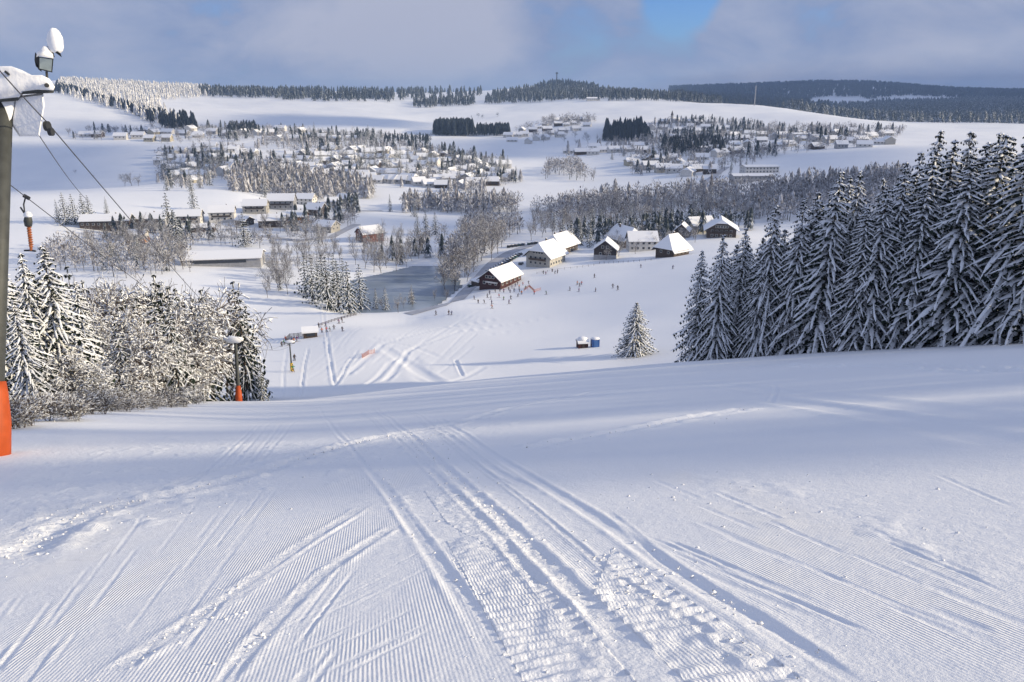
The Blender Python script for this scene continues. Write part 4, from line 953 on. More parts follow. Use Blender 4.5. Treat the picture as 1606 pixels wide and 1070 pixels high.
def building(name, label, px, py, L, Wd, h, rise, rz, wall='white', ov=.7, f=1.0, inset=3.0, win=(4, 1), chim=1, balc=None, group=None, cat='house', dmin=130, pos=None, base=None, lower=None, gablewin=2, thick=.38):
    p = pos or hit(px, py, dmin)
    zs = [float(H(p[0] + math.cos(rz) * a - math.sin(rz) * b, p[1] + math.sin(rz) * a + math.cos(rz) * b)) for a in (-L / 2, L / 2) for b in (-Wd / 2, Wd / 2)]
    z = (sum(zs) / 4 + max(zs)) / 2; dz = z - min(zs) + .6
    t = thing(name, label, cat, (p[0], p[1], z), rz, group)
    # walls: pentagonal prism along the ridge; hips are covered by the roof
    rr_ = rise * (f if f < .999 else 1) * .985
    m = MB()
    yb = Wd / 2
    if f >= .999: poly = [(-yb, -dz), (yb, -dz), (yb, h), (0, h + rise * .985), (-yb, h)]
    elif f > .001: poly = [(-yb, -dz), (yb, -dz), (yb, h), (yb * (1 - f), h + rise * f * .97), (-yb * (1 - f), h + rise * f * .97), (-yb, h)]
    else: poly = [(-yb, -dz), (yb, -dz), (yb, h), (-yb, h)]
    m.prism(poly, 'x', -L / 2, L / 2); m.build('wall', WM[wall], t)
    if base:
        MB().box((0, 0, 1.1 - dz / 2), (L + .12, Wd + .12, 2.4 + dz)).build('ground_floor', WM[base], t)
    r = roof_mb(L, Wd, h + .05, rise, ov, f, .10, inset).build('eaves', M_EAVE, t)
    rf = roof_mb(L, Wd, h + .152, rise, ov - .06, f, thick, inset).build('roof', M_ROOFS, t)
    for c in range(chim):
        cx = L * (.18 if c == 0 else -.25); cy = Wd * .12
        cb_ = MB().box((cx, cy, h + rise + .1), (.7, .7, 1.9)); cb_.build('chimney', WM['brown' if wall != 'white' else 'grey'], rf)
        MB().box((cx, cy, h + rise + 1.2), (.8, .8, .3), taper=.7).build('chimney_snow', M_ROOFS, rf)
    n, fl = win
    def window(x, y, zc, w, hh, ax):
        k = (round(w, 2), round(hh, 2), ax)
        if k not in _cache:
            s = (w, .10, hh) if ax == 'y' else (.10, w, hh)
            s2 = (w + .28, .07, hh + .28) if ax == 'y' else (.07, w + .28, hh + .28)
            _cache[k] = (MB().box((0, 0, 0), s2).mesh('window', M_FRAME), MB().box((0, 0, 0), s).mesh('pane', M_GLASS))
        a = link('window', _cache[k][0], t); a.location = (x, y, zc); b = link('pane', _cache[k][1], a)
    for s in (-1, 1):
        for q in range(fl):
            for i in range(n):
                window((i + .5) / n * L - L / 2, s * (Wd / 2 + .04), h * (q + .55) / fl, min(1.3, L / n * .5), min(1.3, h / fl * .5), 'y')
        for i in range(gablewin):
            for q in range(fl + (1 if f > .3 and rise > 3 else 0)):
                yy = ((i + .5) / gablewin - .5) * Wd * (.8 if q < fl else .45)
                window(s * (L / 2 + .04), yy, min(h * (q + .55) / fl, h + rise * .28), min(1.2, Wd / gablewin * .35), 1.15, 'x')
    if balc:
        side, zb, c = balc     # 'y-','x-' ...
        b = MB(); sg = -1 if side[1] == '-' else 1
        if side[0] == 'y': b.box((0, sg * (Wd / 2 + .7), zb), (L * .75, 1.3, .18)); b.box((0, sg * (Wd / 2 + 1.3), zb + .55), (L * .75, .1, .95))
        else: b.box((sg * (L / 2 + .7), 0, zb), (1.3, Wd * .7, .18)); b.box((sg * (L / 2 + 1.3), 0, zb + .55), (.1, Wd * .7, .95))
        b.build('balcony', WM[c], t)
    return t
D2 = math.radians
B = building
hut = B('ski_hut', 'dark red ski hut with a big snowy roof beside the piste crowd', 785, 446, 20, 12, 3.9, 4.5, D2(60), 'red', ov=1.1, win=(5, 1), chim=1, cat='hut', gablewin=3)
MB().box((-10.4, -1.2, 2.7), (.5, 6.5, .7)).build('fascia_board', WM['white'], hut)
MB().box((-6.5, 8.3, 1.0), (8, 4, 2.2)).build('annex', WM['dark'], hut); MB().box((-6.5, 8.5, 2.35), (8.8, 5, .45), rx=.12).build('annex_roof', M_ROOFS, hut)
B('farmhouse', 'large half-hipped farmhouse with pale front standing above the ski hut', 856, 414, 17, 14.5, 5.6, 6.2, D2(58), 'cream', ov=1.6, f=.45, inset=3.5, win=(6, 2), chim=1, balc=('x-', 3.2, 'brown'), cat='farmhouse', gablewin=4)
B('farmhouse', 'farmhouse with wide white roof directly behind the pale-fronted one', 879, 394, 18, 13, 4.8, 5.6, D2(58), 'brown', ov=1.5, f=.6, inset=3, win=(5, 2), chim=2, cat='farmhouse')
B('barn', 'small dark wooden barn with gable facing the piste', 950, 405, 11, 12, 5.4, 4.6, D2(78), 'dark', ov=1.0, win=(3, 1), chim=0, cat='barn', base='grey')
B('farmhouse', 'steep-roofed farmhouse behind the small dark barn', 980, 384, 20, 13, 4.6, 6.2, D2(115), 'brown', ov=1.4, f=.5, inset=4, win=(5, 1), chim=1, cat='farmhouse')
B('farmhouse', 'long white house with plain snowy roof right of the dark barn', 1006, 392, 16, 11, 5.6, 4.4, D2(2), 'white', ov=.8, win=(5, 2), chim=1)
B('farmhouse', 'timber house with steep hipped roof at the right end of the farms', 1054, 402, 12.5, 12, 4.2, 6.6, D2(40), 'brown', ov=1.7, f=.18, inset=5, win=(4, 1), chim=1, cat='farmhouse', balc=('y-', 2.4, 'brown'))
B('chalet', 'big dark broad-gabled chalet at the edge of the valley wood', 1130, 370, 17, 17, 5.2, 5.2, D2(78), 'brown', ov=2, f=.7, inset=4, win=(6, 2), chim=1, cat='chalet', gablewin=5, balc=('x-', 3.4, 'dark'))
B('house', 'snowy house left of the big broad-gabled chalet', 1096, 364, 16, 12, 5, 4.5, D2(20), 'cream', win=(4, 2))
B('house', 'small house with white roof above the timber farmhouse', 1070, 371, 11, 9, 4, 4, D2(70), 'brown', win=(3, 1))
B('barn', 'red-brown barn standing alone on the snow field', 580, 377, 14, 12, 5.2, 4, D2(35), 'rust', win=(2, 1), chim=0, cat='barn', f=.7, inset=2)
B('house', 'long low white-roofed house left in the house row', 170, 359, 31, 12, 4.6, 3.4, D2(8), 'brown', win=(9, 1), chim=1)
B('house', 'long low house second from the left in the house row', 232, 354, 27, 12, 4.6, 3.2, D2(7), 'grey', win=(8, 1), chim=1, balc=('y-', 2.5, 'brown'))
B('house', 'white house with balcony third from the left in the house row', 298, 350, 17, 12, 5.2, 3.6, D2(8), 'white', win=(4, 2), balc=('y-', 2.8, 'brown'))
B('garage', 'wide low garage roof below the third house of the row', 316, 362, 18, 10, 2.6, 1.6, D2(12), 'brown', win=(2, 1), chim=0, cat='garage')
B('house', 'white gabled house with dark balconies fourth in the row', 350, 346, 17, 13, 6.2, 3.8, D2(12), 'white', win=(4, 2), balc=('y-', 3.2, 'dark'))
B('house', 'fifth house of the row with two dark roof windows', 402, 333, 17, 12, 5, 3.8, D2(6), 'cream', win=(4, 2), balc=('y-', 2.8, 'dark'))
B('house', 'tall grey-green house in the middle of the row', 443, 328, 20, 13, 6.5, 4.4, D2(4), 'grey', win=(5, 2), balc=('y-', 3.4, 'dark'))
B('house', 'white house right of the tall middle one', 481, 321, 15, 11, 5, 3.6, D2(-10), 'white', win=(4, 2))
B('house', 'house with orange timber front below the tall middle one', 467, 348, 14, 11, 4.2, 3.6, D2(5), 'orange', win=(3, 1))
B('house', 'broad low house below the fifth house of the row', 428, 354, 18, 12, 4.2, 3.4, D2(12), 'brown', win=(5, 1), balc=('y-', 2.2, 'dark'))
B('house', 'dark-walled house right of the orange timber one', 497, 337, 13, 11, 4.6, 3.8, D2(-18), 'brown', win=(3, 2))
B('house', 'small snow-capped house near the bend of the lane', 523, 323, 13, 10, 4, 3, D2(5), 'white', win=(3, 1))
B('house', 'last house at the right end of the house row', 542, 320, 12, 10, 4.8, 3.6, D2(-25), 'cream', win=(3, 2))
B('house', 'low house under snow below the right end of the row', 513, 362, 14, 11, 3.6, 3.2, D2(-22), 'cream', win=(3, 1))
B('house', 'small house with orange ground floor below the long low ones', 217, 379, 11, 9, 4.8, 2.6, D2(5), 'white', win=(3, 1), base='orange')
B('house', 'small low house between the garage and the row', 384, 352, 10, 8, 3, 2.4, D2(-30), 'brown', win=(2, 1), chim=0)
hall = B('school_hall', 'long flat snow-roofed hall with a dark window band above the left wood', 352, 414, 41, 18, 3.6, 2.6, D2(10), 'grey', win=(2, 1), chim=0, cat='hall', ov=.8, gablewin=1, thick=.5)
MB().box((-2, -9.1, 2.2), (30, .16, 1.5)).build('window_band', M_GLASS, hall)
MB().box((-20.6, -4, 1.4), (.9, 8, 5.6)).build('end_wall', WM['white'], hall)
# settlement on the sunny terrace: every house its own object
tmpl = {}
def far_house(px, py, hw, label, group, seed, wall=None, rz=None, dmin=300, L=None):
    rs = random.Random(seed); p = hit(px, py, dmin)
    L = L or rs.choice((13, 15, 17, 18)); Wd = rs.choice((10, 12)); h = rs.choice((3.6, 4.6, 5.4)); wall = wall or rs.choice(('white', 'white', 'cream', 'white', 'brown', 'grey', 'yellow')); f = rs.choice((1, 1, 1, .5))
    key = (L, Wd, h, wall, f)
    if key not in tmpl:
        poly = [(-Wd / 2, -3), (Wd / 2, -3), (Wd / 2, h), (0, h + 3.6), (-Wd / 2, h)] if f == 1 else [(-Wd / 2, -3), (Wd / 2, -3), (Wd / 2, h), (Wd / 4, h + 1.75), (-Wd / 4, h + 1.75), (-Wd / 2, h)]
        w = MB(); 
        for i in range(4):
            for q in range(2 if h > 4.5 else 1):
                for s in (-1, 1): w.box(((i + .5) / 4 * L - L / 2, s * Wd / 2, 1.6 + 2.5 * q), (1.2, .1, 1.1))
        tmpl[key] = (MB().prism(poly, 'x', -L / 2, L / 2).mesh('wall', WM[wall]), roof_mb(L, Wd, h + .05, 3.7, .8, f, .5, 2.5).mesh('roof', M_ROOFS), [MB().box((0, 0, 0), (1.5, .1, 1.3)).mesh('window', M_GLASS)], MB().box((L * .2, .8, h + 3.5), (.8, .8, 1.8)).mesh('chimney', WM['grey']))
    wm, rm, wi, ch = tmpl[key]
    rz = rz if rz is not None else rs.choice((0, .25, -.3, .1, 1.3)) + rs.uniform(-.2, .2)
    t = thing('house', label, 'house', p, rz, group)
    link('wall', wm, t); r = link('roof', rm, t); link('chimney', ch, r)
    for i in range(3):
        o = link('window', wi[0], t); o.location = ((i - 1) * L * .3, -Wd / 2 - .04, h * .55)
    return t
wallname = {'white': 'white-walled', 'cream': 'cream', 'brown': 'brown timber', 'grey': 'grey-walled', 'yellow': 'yellow'}
def estate(poly, n, mind, where, group, seed, **kw):
    xs = [q[0] for q in poly]; ys = [q[1] for q in poly]
    for i, (x, y) in enumerate(scatter(poly, n, mind, seed)):
        t_ = (x - min(xs)) / (max(xs) - min(xs)); u_ = (y - min(ys)) / (max(ys) - min(ys))
        sp_ = ('left edge', 'left half', 'right half', 'right edge')[min(3, int(t_ * 4))] + (', upper row' if u_ < .33 else ', middle row' if u_ < .66 else ', lowest row')
        rs = random.Random(seed * 100 + i); w = rs.choice(('white', 'white', 'cream', 'white', 'brown', 'grey', 'white', 'brown', 'grey', 'cream', 'yellow'))
        far_house(x, y, 0, f'{wallname[w]} house {where}, {sp_}', group, seed * 1000 + i, wall=w, **kw)
estate([(250,262),(250,236),(330,232),(400,240),(380,262),(330,285),(262,290)], 30, 14, 'in the left block of the upper housing area', 'houses of the left upper block', 51)
estate([(440,268),(445,250),(520,238),(600,240),(640,238),(640,290),(600,292),(540,280),(470,278)], 56, 13, 'in the middle of the upper housing area', 'houses in the middle of the upper housing area', 52)
estate([(640,290),(640,240),(720,248),(790,262),(812,285),(760,292),(700,298)], 42, 14, 'at the right end of the upper housing area', 'houses at the right end of the upper housing area', 53)
estate([(110,215),(240,206),(420,202),(560,214),(560,226),(420,222),(260,222),(150,222)], 26, 15, 'along the upper road at the left', 'houses along the upper road', 54)
estate([(790,222),(800,210),(870,190),(930,186),(925,198),(870,218),(830,226)], 24, 11, 'in the hamlet right of the square conifer block', 'houses of the hamlet on the far field', 55)
estate([(885,242),(900,232),(1000,232),(1010,244),(900,246)], 9, 13, 'at the foot of the dark far wood', 'houses at the foot of the dark far wood', 56)
estate([(985,262),(1000,250),(1100,250),(1115,276),(1060,276)], 15, 14, 'on the sunny spur above the valley wood', 'houses on the sunny spur', 57)
estate([(1010,215),(1020,192),(1100,192),(1240,210),(1240,232),(1130,246),(1060,235)], 44, 12, 'in the far village', 'houses of the far village', 58)
estate([(1240,232),(1245,212),(1340,200),(1420,215),(1380,232),(1300,236)], 16, 13, 'at the right end of the far village', 'houses at the right end of the far village', 59)
B('hotel', 'large flat-roofed hotel with pale roof above the valley wood', 1190, 272, 34, 16, 6, 1.2, D2(6), 'white', win=(10, 2), chim=0, cat='hotel', dmin=300)
B('hotel', 'lower wing with snowy roof in front of the hotel', 1178, 284, 38, 13, 4, 1.4, D2(4), 'grey', win=(10, 1), chim=0, cat='hotel wing', dmin=300)
B('hall', 'long white hall in the sun at the right of the far village', 1262, 218, 40, 14, 6, 1.5, D2(3), 'white', win=(8, 1), chim=0, cat='hall', dmin=300)
B('farmhouse', 'lone pale farm building on the far ridge', 930, 158, 34, 14, 5, 3, D2(3), 'white', win=(6, 1), chim=0, cat='farmhouse', dmin=1500)
# far church on its rise
p = hit(1060, 192, 900); t = thing('church', 'far church with a dark pointed tower above the village roofs', 'church', p, .3, None, .62)
MB().prism([(-6, -3), (6, -3), (6, 9), (0, 15), (-6, 9)], 'x', -14, 12).build('nave', WM['white'], t); roof_mb(26, 12, 9.1, 6, .6, 1, .4, 0).build('roof', M_ROOFS, t)
MB().box((-15, 0, 10), (6, 6, 26)).build('tower', WM['grey'], t); MB().box((-15, 0, 30), (7, 7, 15), taper=.03).build('spire', WM['dark'], t)
# masts
p = hit(1183, 166, 1500); t = thing('radio_mast', 'thin lattice radio mast on the sunny far ridge', 'mast', p)
m = MB()
for a in range(3): m.tube([(math.cos(a * 2.09) * 1.2, math.sin(a * 2.09) * 1.2, -1), (math.cos(a * 2.09) * .6, math.sin(a * 2.09) * .6, 44)], .35, 4)
for k in range(14): m.box((0, 0, 2 + 3 * k), (2.0, 2.0, .25))
m.build('mast', mat('mast_grey', (.35, .35, .37), .6, noise=.1), t)
p = hit(873, 134, 2500); t = thing('lookout_tower', 'tiny lookout tower on top of the round skyline hill', 'tower', p)
MB().box((0, 0, 21), (5, 5, 46), taper=.6).build('shaft', WM['dark'], t); MB().box((0, 0, 46), (9, 9, 5)).build('cabin', WM['dark'], t)

# ------------------------------------------------------------------ pond, roads
def sheet(name, poly, m, z=None, lift=.12, step=4, kind='structure', sub=None):
    """a surface laid on the ground inside a world outline"""
    xs = [p[0] for p in poly]; ys = [p[1] for p in poly]
    gx = np.arange(min(xs) - step, max(xs) + 2 * step, step); gy = np.arange(min(ys) - step, max(ys) + 2 * step, step)
    X_, Y_ = np.meshgrid(gx, gy, indexing='ij'); cx = (X_[:-1, :-1] + X_[1:, 1:]) / 2; cy = (Y_[:-1, :-1] + Y_[1:, 1:]) / 2
    k = inpoly(cx, cy, poly); Z_ = np.full(X_.shape, z) if z is not None else H(X_.ravel(), Y_.ravel()).reshape(X_.shape) + lift
    id_ = np.arange(X_.size).reshape(X_.shape); F = np.stack([id_[:-1, :-1], id_[1:, :-1], id_[1:, 1:], id_[:-1, 1:]], -1)[k]
    u, inv = np.unique(F.ravel(), return_inverse=True)
    V = np.stack([X_.ravel(), Y_.ravel(), Z_.ravel() + CAMZ], 1)[u]
    o = link(name, np_mesh(name, V, inv.reshape(-1, 4), m, True)); o['kind'] = kind
    return o
M_ICE = mat('pond_ice', (.13, .17, .22), .32, nscale=.04, col2=(.30, .35, .42), spec=.4)
sheet('pond', [(x + (x + 35) * .06, y + (y - 380) * .10) for x, y in POND], M_ICE, z=PONDZ - .12, step=1.5)
M_ROAD = mat('packed_snow_road', (.42, .43, .47), .8, noise=.12, nscale=.3)
def road(pts, w, name='road', dmin=130, lift=.16, m=None):
    c = [hit(px, py, dmin) for px, py in pts]; mbb = []
    P = []
    for a, b in zip(c[:-1], c[1:]):
        n = max(2, int((b - a).length / 5))
        for i in range(n): P.append(a.lerp(b, i / n))
    P.append(c[-1]); V = []; F = []
    for i, q in enumerate(P):
        d = (P[min(i + 1, len(P) - 1)] - P[max(0, i - 1)]); s = Vector((-d.y, d.x, 0)).normalized() * w / 2
        for k in (-1, -.33, .33, 1):
            x = q.x + s.x * k; y = q.y + s.y * k; V.append((x, y, float(H(x, y)) + lift + CAMZ))
        if i: F += [((i - 1) * 4 + j, (i - 1) * 4 + j + 1, i * 4 + j + 1, i * 4 + j) for j in range(3)]
    o = link(name, np_mesh(name, np.array(V), np.array(F), m or M_ROAD, True)); o['kind'] = 'structure'
road([(640,493),(690,480),(730,458),(748,440),(765,420),(800,396),(835,384),(880,378)], 7)
road([(535,345),(548,337),(560,331),(600,331)], 6)
road([(560,352),(520,372),(470,378),(420,372),(330,372)], 6)
road([(780,345),(760,352),(730,362)], 6, lift=.18)
road([(1090,300),(1110,284),(1128,270),(1140,262)], 8, dmin=300)
# ------------------------------------------------------------------ small buildings on the piste
p = hit(913, 545, 130)
t = thing('piste_hut', 'tiny dark red hut with a round snow cap on the lower piste', 'hut', p, .15)
MB().prism([(-1.4, -.3), (1.4, -.3), (1.4, 1.6), (0, 2.3), (-1.4, 1.6)], 'x', -1.3, 1.3).build('wall', WM['red'], t)
r = roof_mb(2.6, 2.8, 1.62, .75, .25, 1, .35, 0).build('roof', M_ROOFS, t); MB().blob((0, 0, 2.45), (1.35, 1.3, .55), 3, 10, 6, .06).build('snow_cap', M_ROOFS, r, True)
MB().box((0, -1.42, .8), (.8, .06, 1.6)).build('door', WM['dark'], t)
p = hit(933, 544, 130)
M_BLUE = mat('blue_plastic', (.035, .10, .30), .45, noise=.1)
t = thing('toilet_cabin', 'blue portable toilet cabin with snow on top beside the tiny red hut', 'toilet cabin', p, .2)
MB().box((0, 0, 1.05), (2.0, 1.8, 2.3)).build('cabin', M_BLUE, t); MB().box((0, -.93, 1.0), (1.1, .06, 1.9)).build('door', mat('pale_blue_plastic', (.06, .15, .38), .5, noise=.1), t)
MB().blob((0, 0, 2.3), (1.15, 1.05, .42), 5, 10, 6, .06).build('snow_cap', M_ROOFS, t, True)
# valley station of the lift
p = hit(487, 529, 130)
t = thing('lift_hut', 'small lift hut with thick snowy roof at the valley station', 'hut', p, D2(15))
MB().prism([(-2, -.8), (2, -.8), (2, 2.3), (0, 3.2), (-2, 2.3)], 'x', -2.2, 2.2).build('wall', WM['brown'], t); roof_mb(4.4, 4, 2.35, .95, .5, 1, .5, 0).build('roof', M_ROOFS, t)
MB().box((.2, -2.06, 1.4), (2.6, .08, .9)).build('window', M_GLASS, t)
def fence(pts, label, n=3, hgt=1.2, dmin=130, m='brown', boards=True):
    c = [hit(a, b, dmin) for a, b in pts]; t = thing('fence', label, 'fence', c[0]); fm = MB()
    org = c[0]
    for a, b in zip(c[:-1], c[1:]):
        k = max(2, int((b - a).length / 2.5))
        for i in range(k):
            q = a.lerp(b, i / k) - org; q.z = float(H(q.x + org.x, q.y + org.y)) - org.z
            MBp = MB().box((q.x, q.y, q.z + hgt / 2), (.12, .12, hgt + .3)); MBp.build('post', WM[m], t)
        for j in range(n):
            pts_ = []
            for i in range(k + 1):
                q = a.lerp(b, i / k); pts_.append((q.x - org.x, q.y - org.y, float(H(q.x, q.y)) - org.z + hgt * (j + .8) / n))
            fm.tube(pts_, .09 if boards else .04, 4)
    fm.build('rails', WM[m], t); return t
fence([(448,538),(455,531),(468,530),(482,527)], 'dark board fence left of the small lift hut', 4, 1.6)
fence([(500,512),(520,505),(545,498),(560,494)], 'low fence along the pond bank', 2, .9)
fence([(842,430),(875,424),(905,421),(940,416)], 'thin post fence in front of the farmhouse', 1, 1.0, boards=False)
fence([(940,414),(985,412),(1030,408)], 'post fence below the dark barn', 1, 1.0, boards=False)
M_NET = mat('orange_net', (.42, .17, .11), .7, noise=.2)
def net(pts, label):
    c = [hit(a, b, 130) for a, b in pts]; t = thing('safety_net', label, 'safety net', c[0]); o = c[0]; m = MB()
    for a, b in zip(c[:-1], c[1:]):
        a = a - o; b = b - o; d = (b - a).normalized() * .03; s = Vector((-d.y, d.x, 0))
        for z in (.1, .35, .6, .85, 1.1): m.tube([tuple(a + Vector((0, 0, z))), tuple(b + Vector((0, 0, z)))], .045, 3)
        n = int((b - a).length / .5)
        for i in range(n): q = a.lerp(b, i / n); m.tube([tuple(q), tuple(q + Vector((0, 0, 1.1)))], .035, 3)
    m.build('mesh', M_NET, t)
    for q in c: MB().tube([tuple(q - o), tuple(q - o + Vector((0, 0, 1.4)))], .05, 5).build('post', M_NET, t)
net([(822,456),(830,450),(838,458),(848,455)], 'orange safety net right of the ski hut'); net([(568,562),(578,556),(588,554)], 'short orange net on the lower piste')
# ------------------------------------------------------------------ parked cars
M_TYRE = mat('tyre', (.02, .02, .02), .9)
CARC = {'black': (.012, .013, .016), 'dark blue': (.02, .035, .07), 'dark grey': (.05, .052, .058), 'teal': (.02, .055, .06), 'silver': (.3, .31, .33)}
CARM = {k: mat('car_paint_' + k.replace(' ', '_'), v, .35, noise=.06, spec=.5) for k, v in CARC.items()}
cbody = [(-2.1, .35), (2.1, .35), (2.15, .75), (1.9, .92), (1.0, 1.0), (.45, 1.42), (-1.2, 1.45), (-1.9, 1.0), (-2.15, .9)]
car_me = {k: MB().prism(cbody, 'y', -.86, .86).mesh('body', v) for k, v in CARM.items()}
gl_me = MB().prism([(.95, 1.02), (.47, 1.37), (-1.15, 1.39), (-1.75, 1.02)], 'y', -.885, .885).mesh('side_windows', M_GLASS)
rs_me = MB().box((-.4, 0, 1.5), (1.5, 1.45, .14), taper=.85).mesh('roof_snow', M_ROOFS); hs_me = MB().box((1.45, 0, 1.0), (.8, 1.4, .08), taper=.85).mesh('bonnet_snow', M_ROOFS)
wh = MB(); wh.tube([(0, -.1, 0), (0, .1, 0)], .33, 12); wh_me = wh.mesh('wheel', M_TYRE)
def car(px, py, rz, c, label, group, dmin=130):
    p = hit(px, py, dmin); t = thing('parked_car', label, 'car', p, rz, group)
    link('body', car_me[c], t); link('side_windows', gl_me, t); link('roof_snow', rs_me, t); link('bonnet_snow', hs_me, t)
    for a in (-1.35, 1.35):
        for b in (-.8, .8): w = link('wheel', wh_me, t); w.location = (a, b, .33)
cs = list(CARC)
for i in range(8):
    c = cs[(i * 2 + i // 3) % 4]; car(798 + i * 5.7 + (3 if i > 4 else 0), 388 - i * .8, D2(80), c, f'{c} parked car, {ORD[i]} from the left in the row behind the ski hut', 'cars in the row on the upper car park')
for i in range(13):
    c = cs[(i * 3 + i // 2) % 4]; a = i / 12; car(768 + 46 * a, 427 - 27 * a, D2(60 + 85), c, f'{c} parked car, {ORD[i]} from the hut end of the diagonal line beside the road', 'cars in the diagonal line beside the road')
car(817, 415, D2(70), 'dark grey', 'dark grey car standing alone between ski hut and farmhouse', None); car(783, 350, D2(10), 'black', 'dark car beside the tree belt on the far road', None)
for i in range(4): car(752 - i * 4, 443 + i * 2.4, D2(20), cs[i % 4], f'{cs[i % 4]} car, {ORD[i]} left of the ski hut', 'cars left of the ski hut')
# ------------------------------------------------------------------ ski lift
M_STEEL = mat('grey_green_steel', (.060, .064, .062), .6, noise=.15, nscale=3, metal=.2, bump=.1)
M_DSTEEL = mat('dark_steel', (.03, .032, .035), .5, noise=.15, nscale=3)
M_ORANGE = mat('orange_padding', (.37, .06, .010), .6, noise=.08, nscale=4, bump=.12, bscale=5)
M_DULLO = mat('weathered_orange', (.36, .12, .05), .7, noise=.3, nscale=8)
M_CABLE = mat('steel_cable', (.06, .06, .07), .5, noise=.1)
M_LENS = mat('floodlight_glass', (.42, .47, .42), .25, noise=.12, nscale=6, spec=.5)
M_SNOWY = mat('rimed_snow', (.84, .845, .86), .65, bump=.5, bscale=7, spec=.15)
NRM = Vector((-PC, PA, 1)).normalized()
def wp(px, py, D):
    a, b = ray(px, py); return Vector((a * D, D, b * D))
base = col_at(-14, 20.0, 722)
base = wp(-14, 722, 20.0); base.z = float(H(base.x, base.y))
T1 = thing('lift_tower', 'tall grey lift tower with orange padded foot cut by the left photo edge', 'lift tower', base)
def loc(v): return v - base
AX = (wp(3, 200, 23.0) - base).normalized()
def on_axis(py):          # point on the pole axis seen at a photo row
    lo, hi = 0, 14
    for _ in range(40):
        m_ = (lo + hi) / 2; q = base + AX * m_
        if proj(*q)[1] > py: lo = m_
        else: hi = m_
    return base + AX * lo
topc = on_axis(150)
pole = MB().tube([tuple(AX * -.5), tuple(AX * 4), tuple(loc(topc))], [.30, .28, .25], 20); pole.build('pole', M_STEEL, T1, True)
hgt1 = (topc - base).length
s_or = (on_axis(598) - base).length
MB().tube([tuple(AX * -.6), tuple(AX * (s_or * .45)), tuple(AX * (s_or * .85)), tuple(AX * s_or)], [.52, .48, .38, .32], 24).build('padded_foot', M_ORANGE, T1, True)
Dt = topc.y
XR = Vector((1, 0, -.0)).normalized(); UP = NRM; FW = XR.cross(UP) * -1
def pp(px, py, dD=0.0): return tuple(loc(wp(px, py, Dt + dD)))
# cross-beam with a deep snow load, from beyond the photo edge to its rounded right tip
def slab(outline, d0, d1, name, m, parent, smooth_=False, bev=.06):
    V = []; n = len(outline)
    cx = sum(p[0] for p in outline) / n; cy = sum(p[1] for p in outline) / n
    for d, s in ((d0, .90), (d0 + .1, 1.0), (d1 - .1, 1.0), (d1, .90)):
        for x, y in outline: V.append(pp(cx + (x - cx) * s if s < 1 else x, cy + (y - cy) * s if s < 1 else y, d))
    F = [tuple(range(n)), tuple(range(3 * n, 4 * n))[::-1]]
    for r in range(3):
        for i in range(n): F.append((r * n + i, (r + 1) * n + i, (r + 1) * n + (i + 1) % n, r * n + (i + 1) % n))
    return MB().add(V, F).build(name, m, parent, smooth_)
beam = slab([(-150,148),(-150,172),(28,158),(36,148),(84,146),(86,138),(78,128),(40,128),(-20,134)], -.38, .38, 'crossbeam', M_STEEL, T1)
slab([(-150,96),(-60,100),(0,104),(18,104),(34,110),(50,118),(66,118),(78,124),(86,136),(84,142),(60,141),(36,144),(30,153),(0,156),(-60,160),(-150,166)], -.46, .46, 'crossbeam_snow', M_SNOWY, beam, True)
slab([(24,151),(68,146),(70,166),(62,214),(30,214),(18,196)], -.22, .2, 'sheave_bracket', M_SNOWY, T1)
slab([(-40,160),(24,156),(20,180),(12,205),(-2,214),(-30,200)], -.3, .3, 'bracket_snow', M_SNOWY, T1, True)
sh = MB(); c_ = Vector(pp(74, 198)); sh.tube([tuple(c_ + Vector((-.05, 0, 0))), tuple(c_ + Vector((.05, 0, 0)))], .14, 16); sh.build('sheave', M_DSTEEL, T1)
sh = MB(); c_ = Vector(pp(80, 207, -.35)); sh.tube([tuple(c_ + Vector((-.05, 0, 0))), tuple(c_ + Vector((.05, 0, 0)))], .11, 16); sh.build('sheave', M_DSTEEL, T1)
sh = MB(); c_ = Vector(pp(-90, 214)); sh.tube([tuple(c_ + Vector((-.05, 0, 0))), tuple(c_ + Vector((.05, 0, 0)))], .14, 16); sh.build('sheave', M_DSTEEL, T1)
MB().tube([pp(8, 112, -.5), pp(14, 117, -.5)], .035, 6).build('bolt', M_DSTEEL, T1); 
MB().tube([pp(73, 134, -.47), pp(73.5, 134, -.52)], .06, 8).build('bolt', M_DSTEEL, T1)
# floodlights on the beam
FL = thing('floodlight', 'square floodlight under snow on top of the lift tower', 'floodlight', base + Vector(pp(74, 122)))
fo = Vector(pp(74, 122))
def q_(px, py, d=0): return Vector(pp(px, py, d)) - fo
MB().tube([tuple(q_(74, 124)), tuple(q_(73, 112))], .035, 6).build('stem', M_DSTEEL, FL)
def quadbox(o4, d0, d1, name, m, parent, s=1.0, smooth_=False):
    cx = sum(a for a, b in o4) / len(o4); cy = sum(b for a, b in o4) / len(o4); n = len(o4)
    V = [tuple(q_(x, y, d0)) for x, y in o4] + [tuple(q_(cx + (x - cx) * s, cy + (y - cy) * s, d1)) for x, y in o4]
    F = [tuple(range(n)), tuple(range(n, 2 * n))[::-1]] + [(i, n + i, n + (i + 1) % n, (i + 1) % n) for i in range(n)]
    return MB().add(V, F).build(name, m, parent, smooth_)
quadbox([(60,89),(84,92),(82,114),(60,109)], -.02, .26, 'housing', M_DSTEEL, FL, .7)
quadbox([(62,90.5),(82,93.5),(80.5,112),(62,107.5)], -.05, -.022, 'glass', M_LENS, FL, 1)
quadbox([(55,82),(61,89),(60,109),(66,113),(56,104),(54,94)], 0.02, .22, 'bracket', M_DSTEEL, FL, .9)
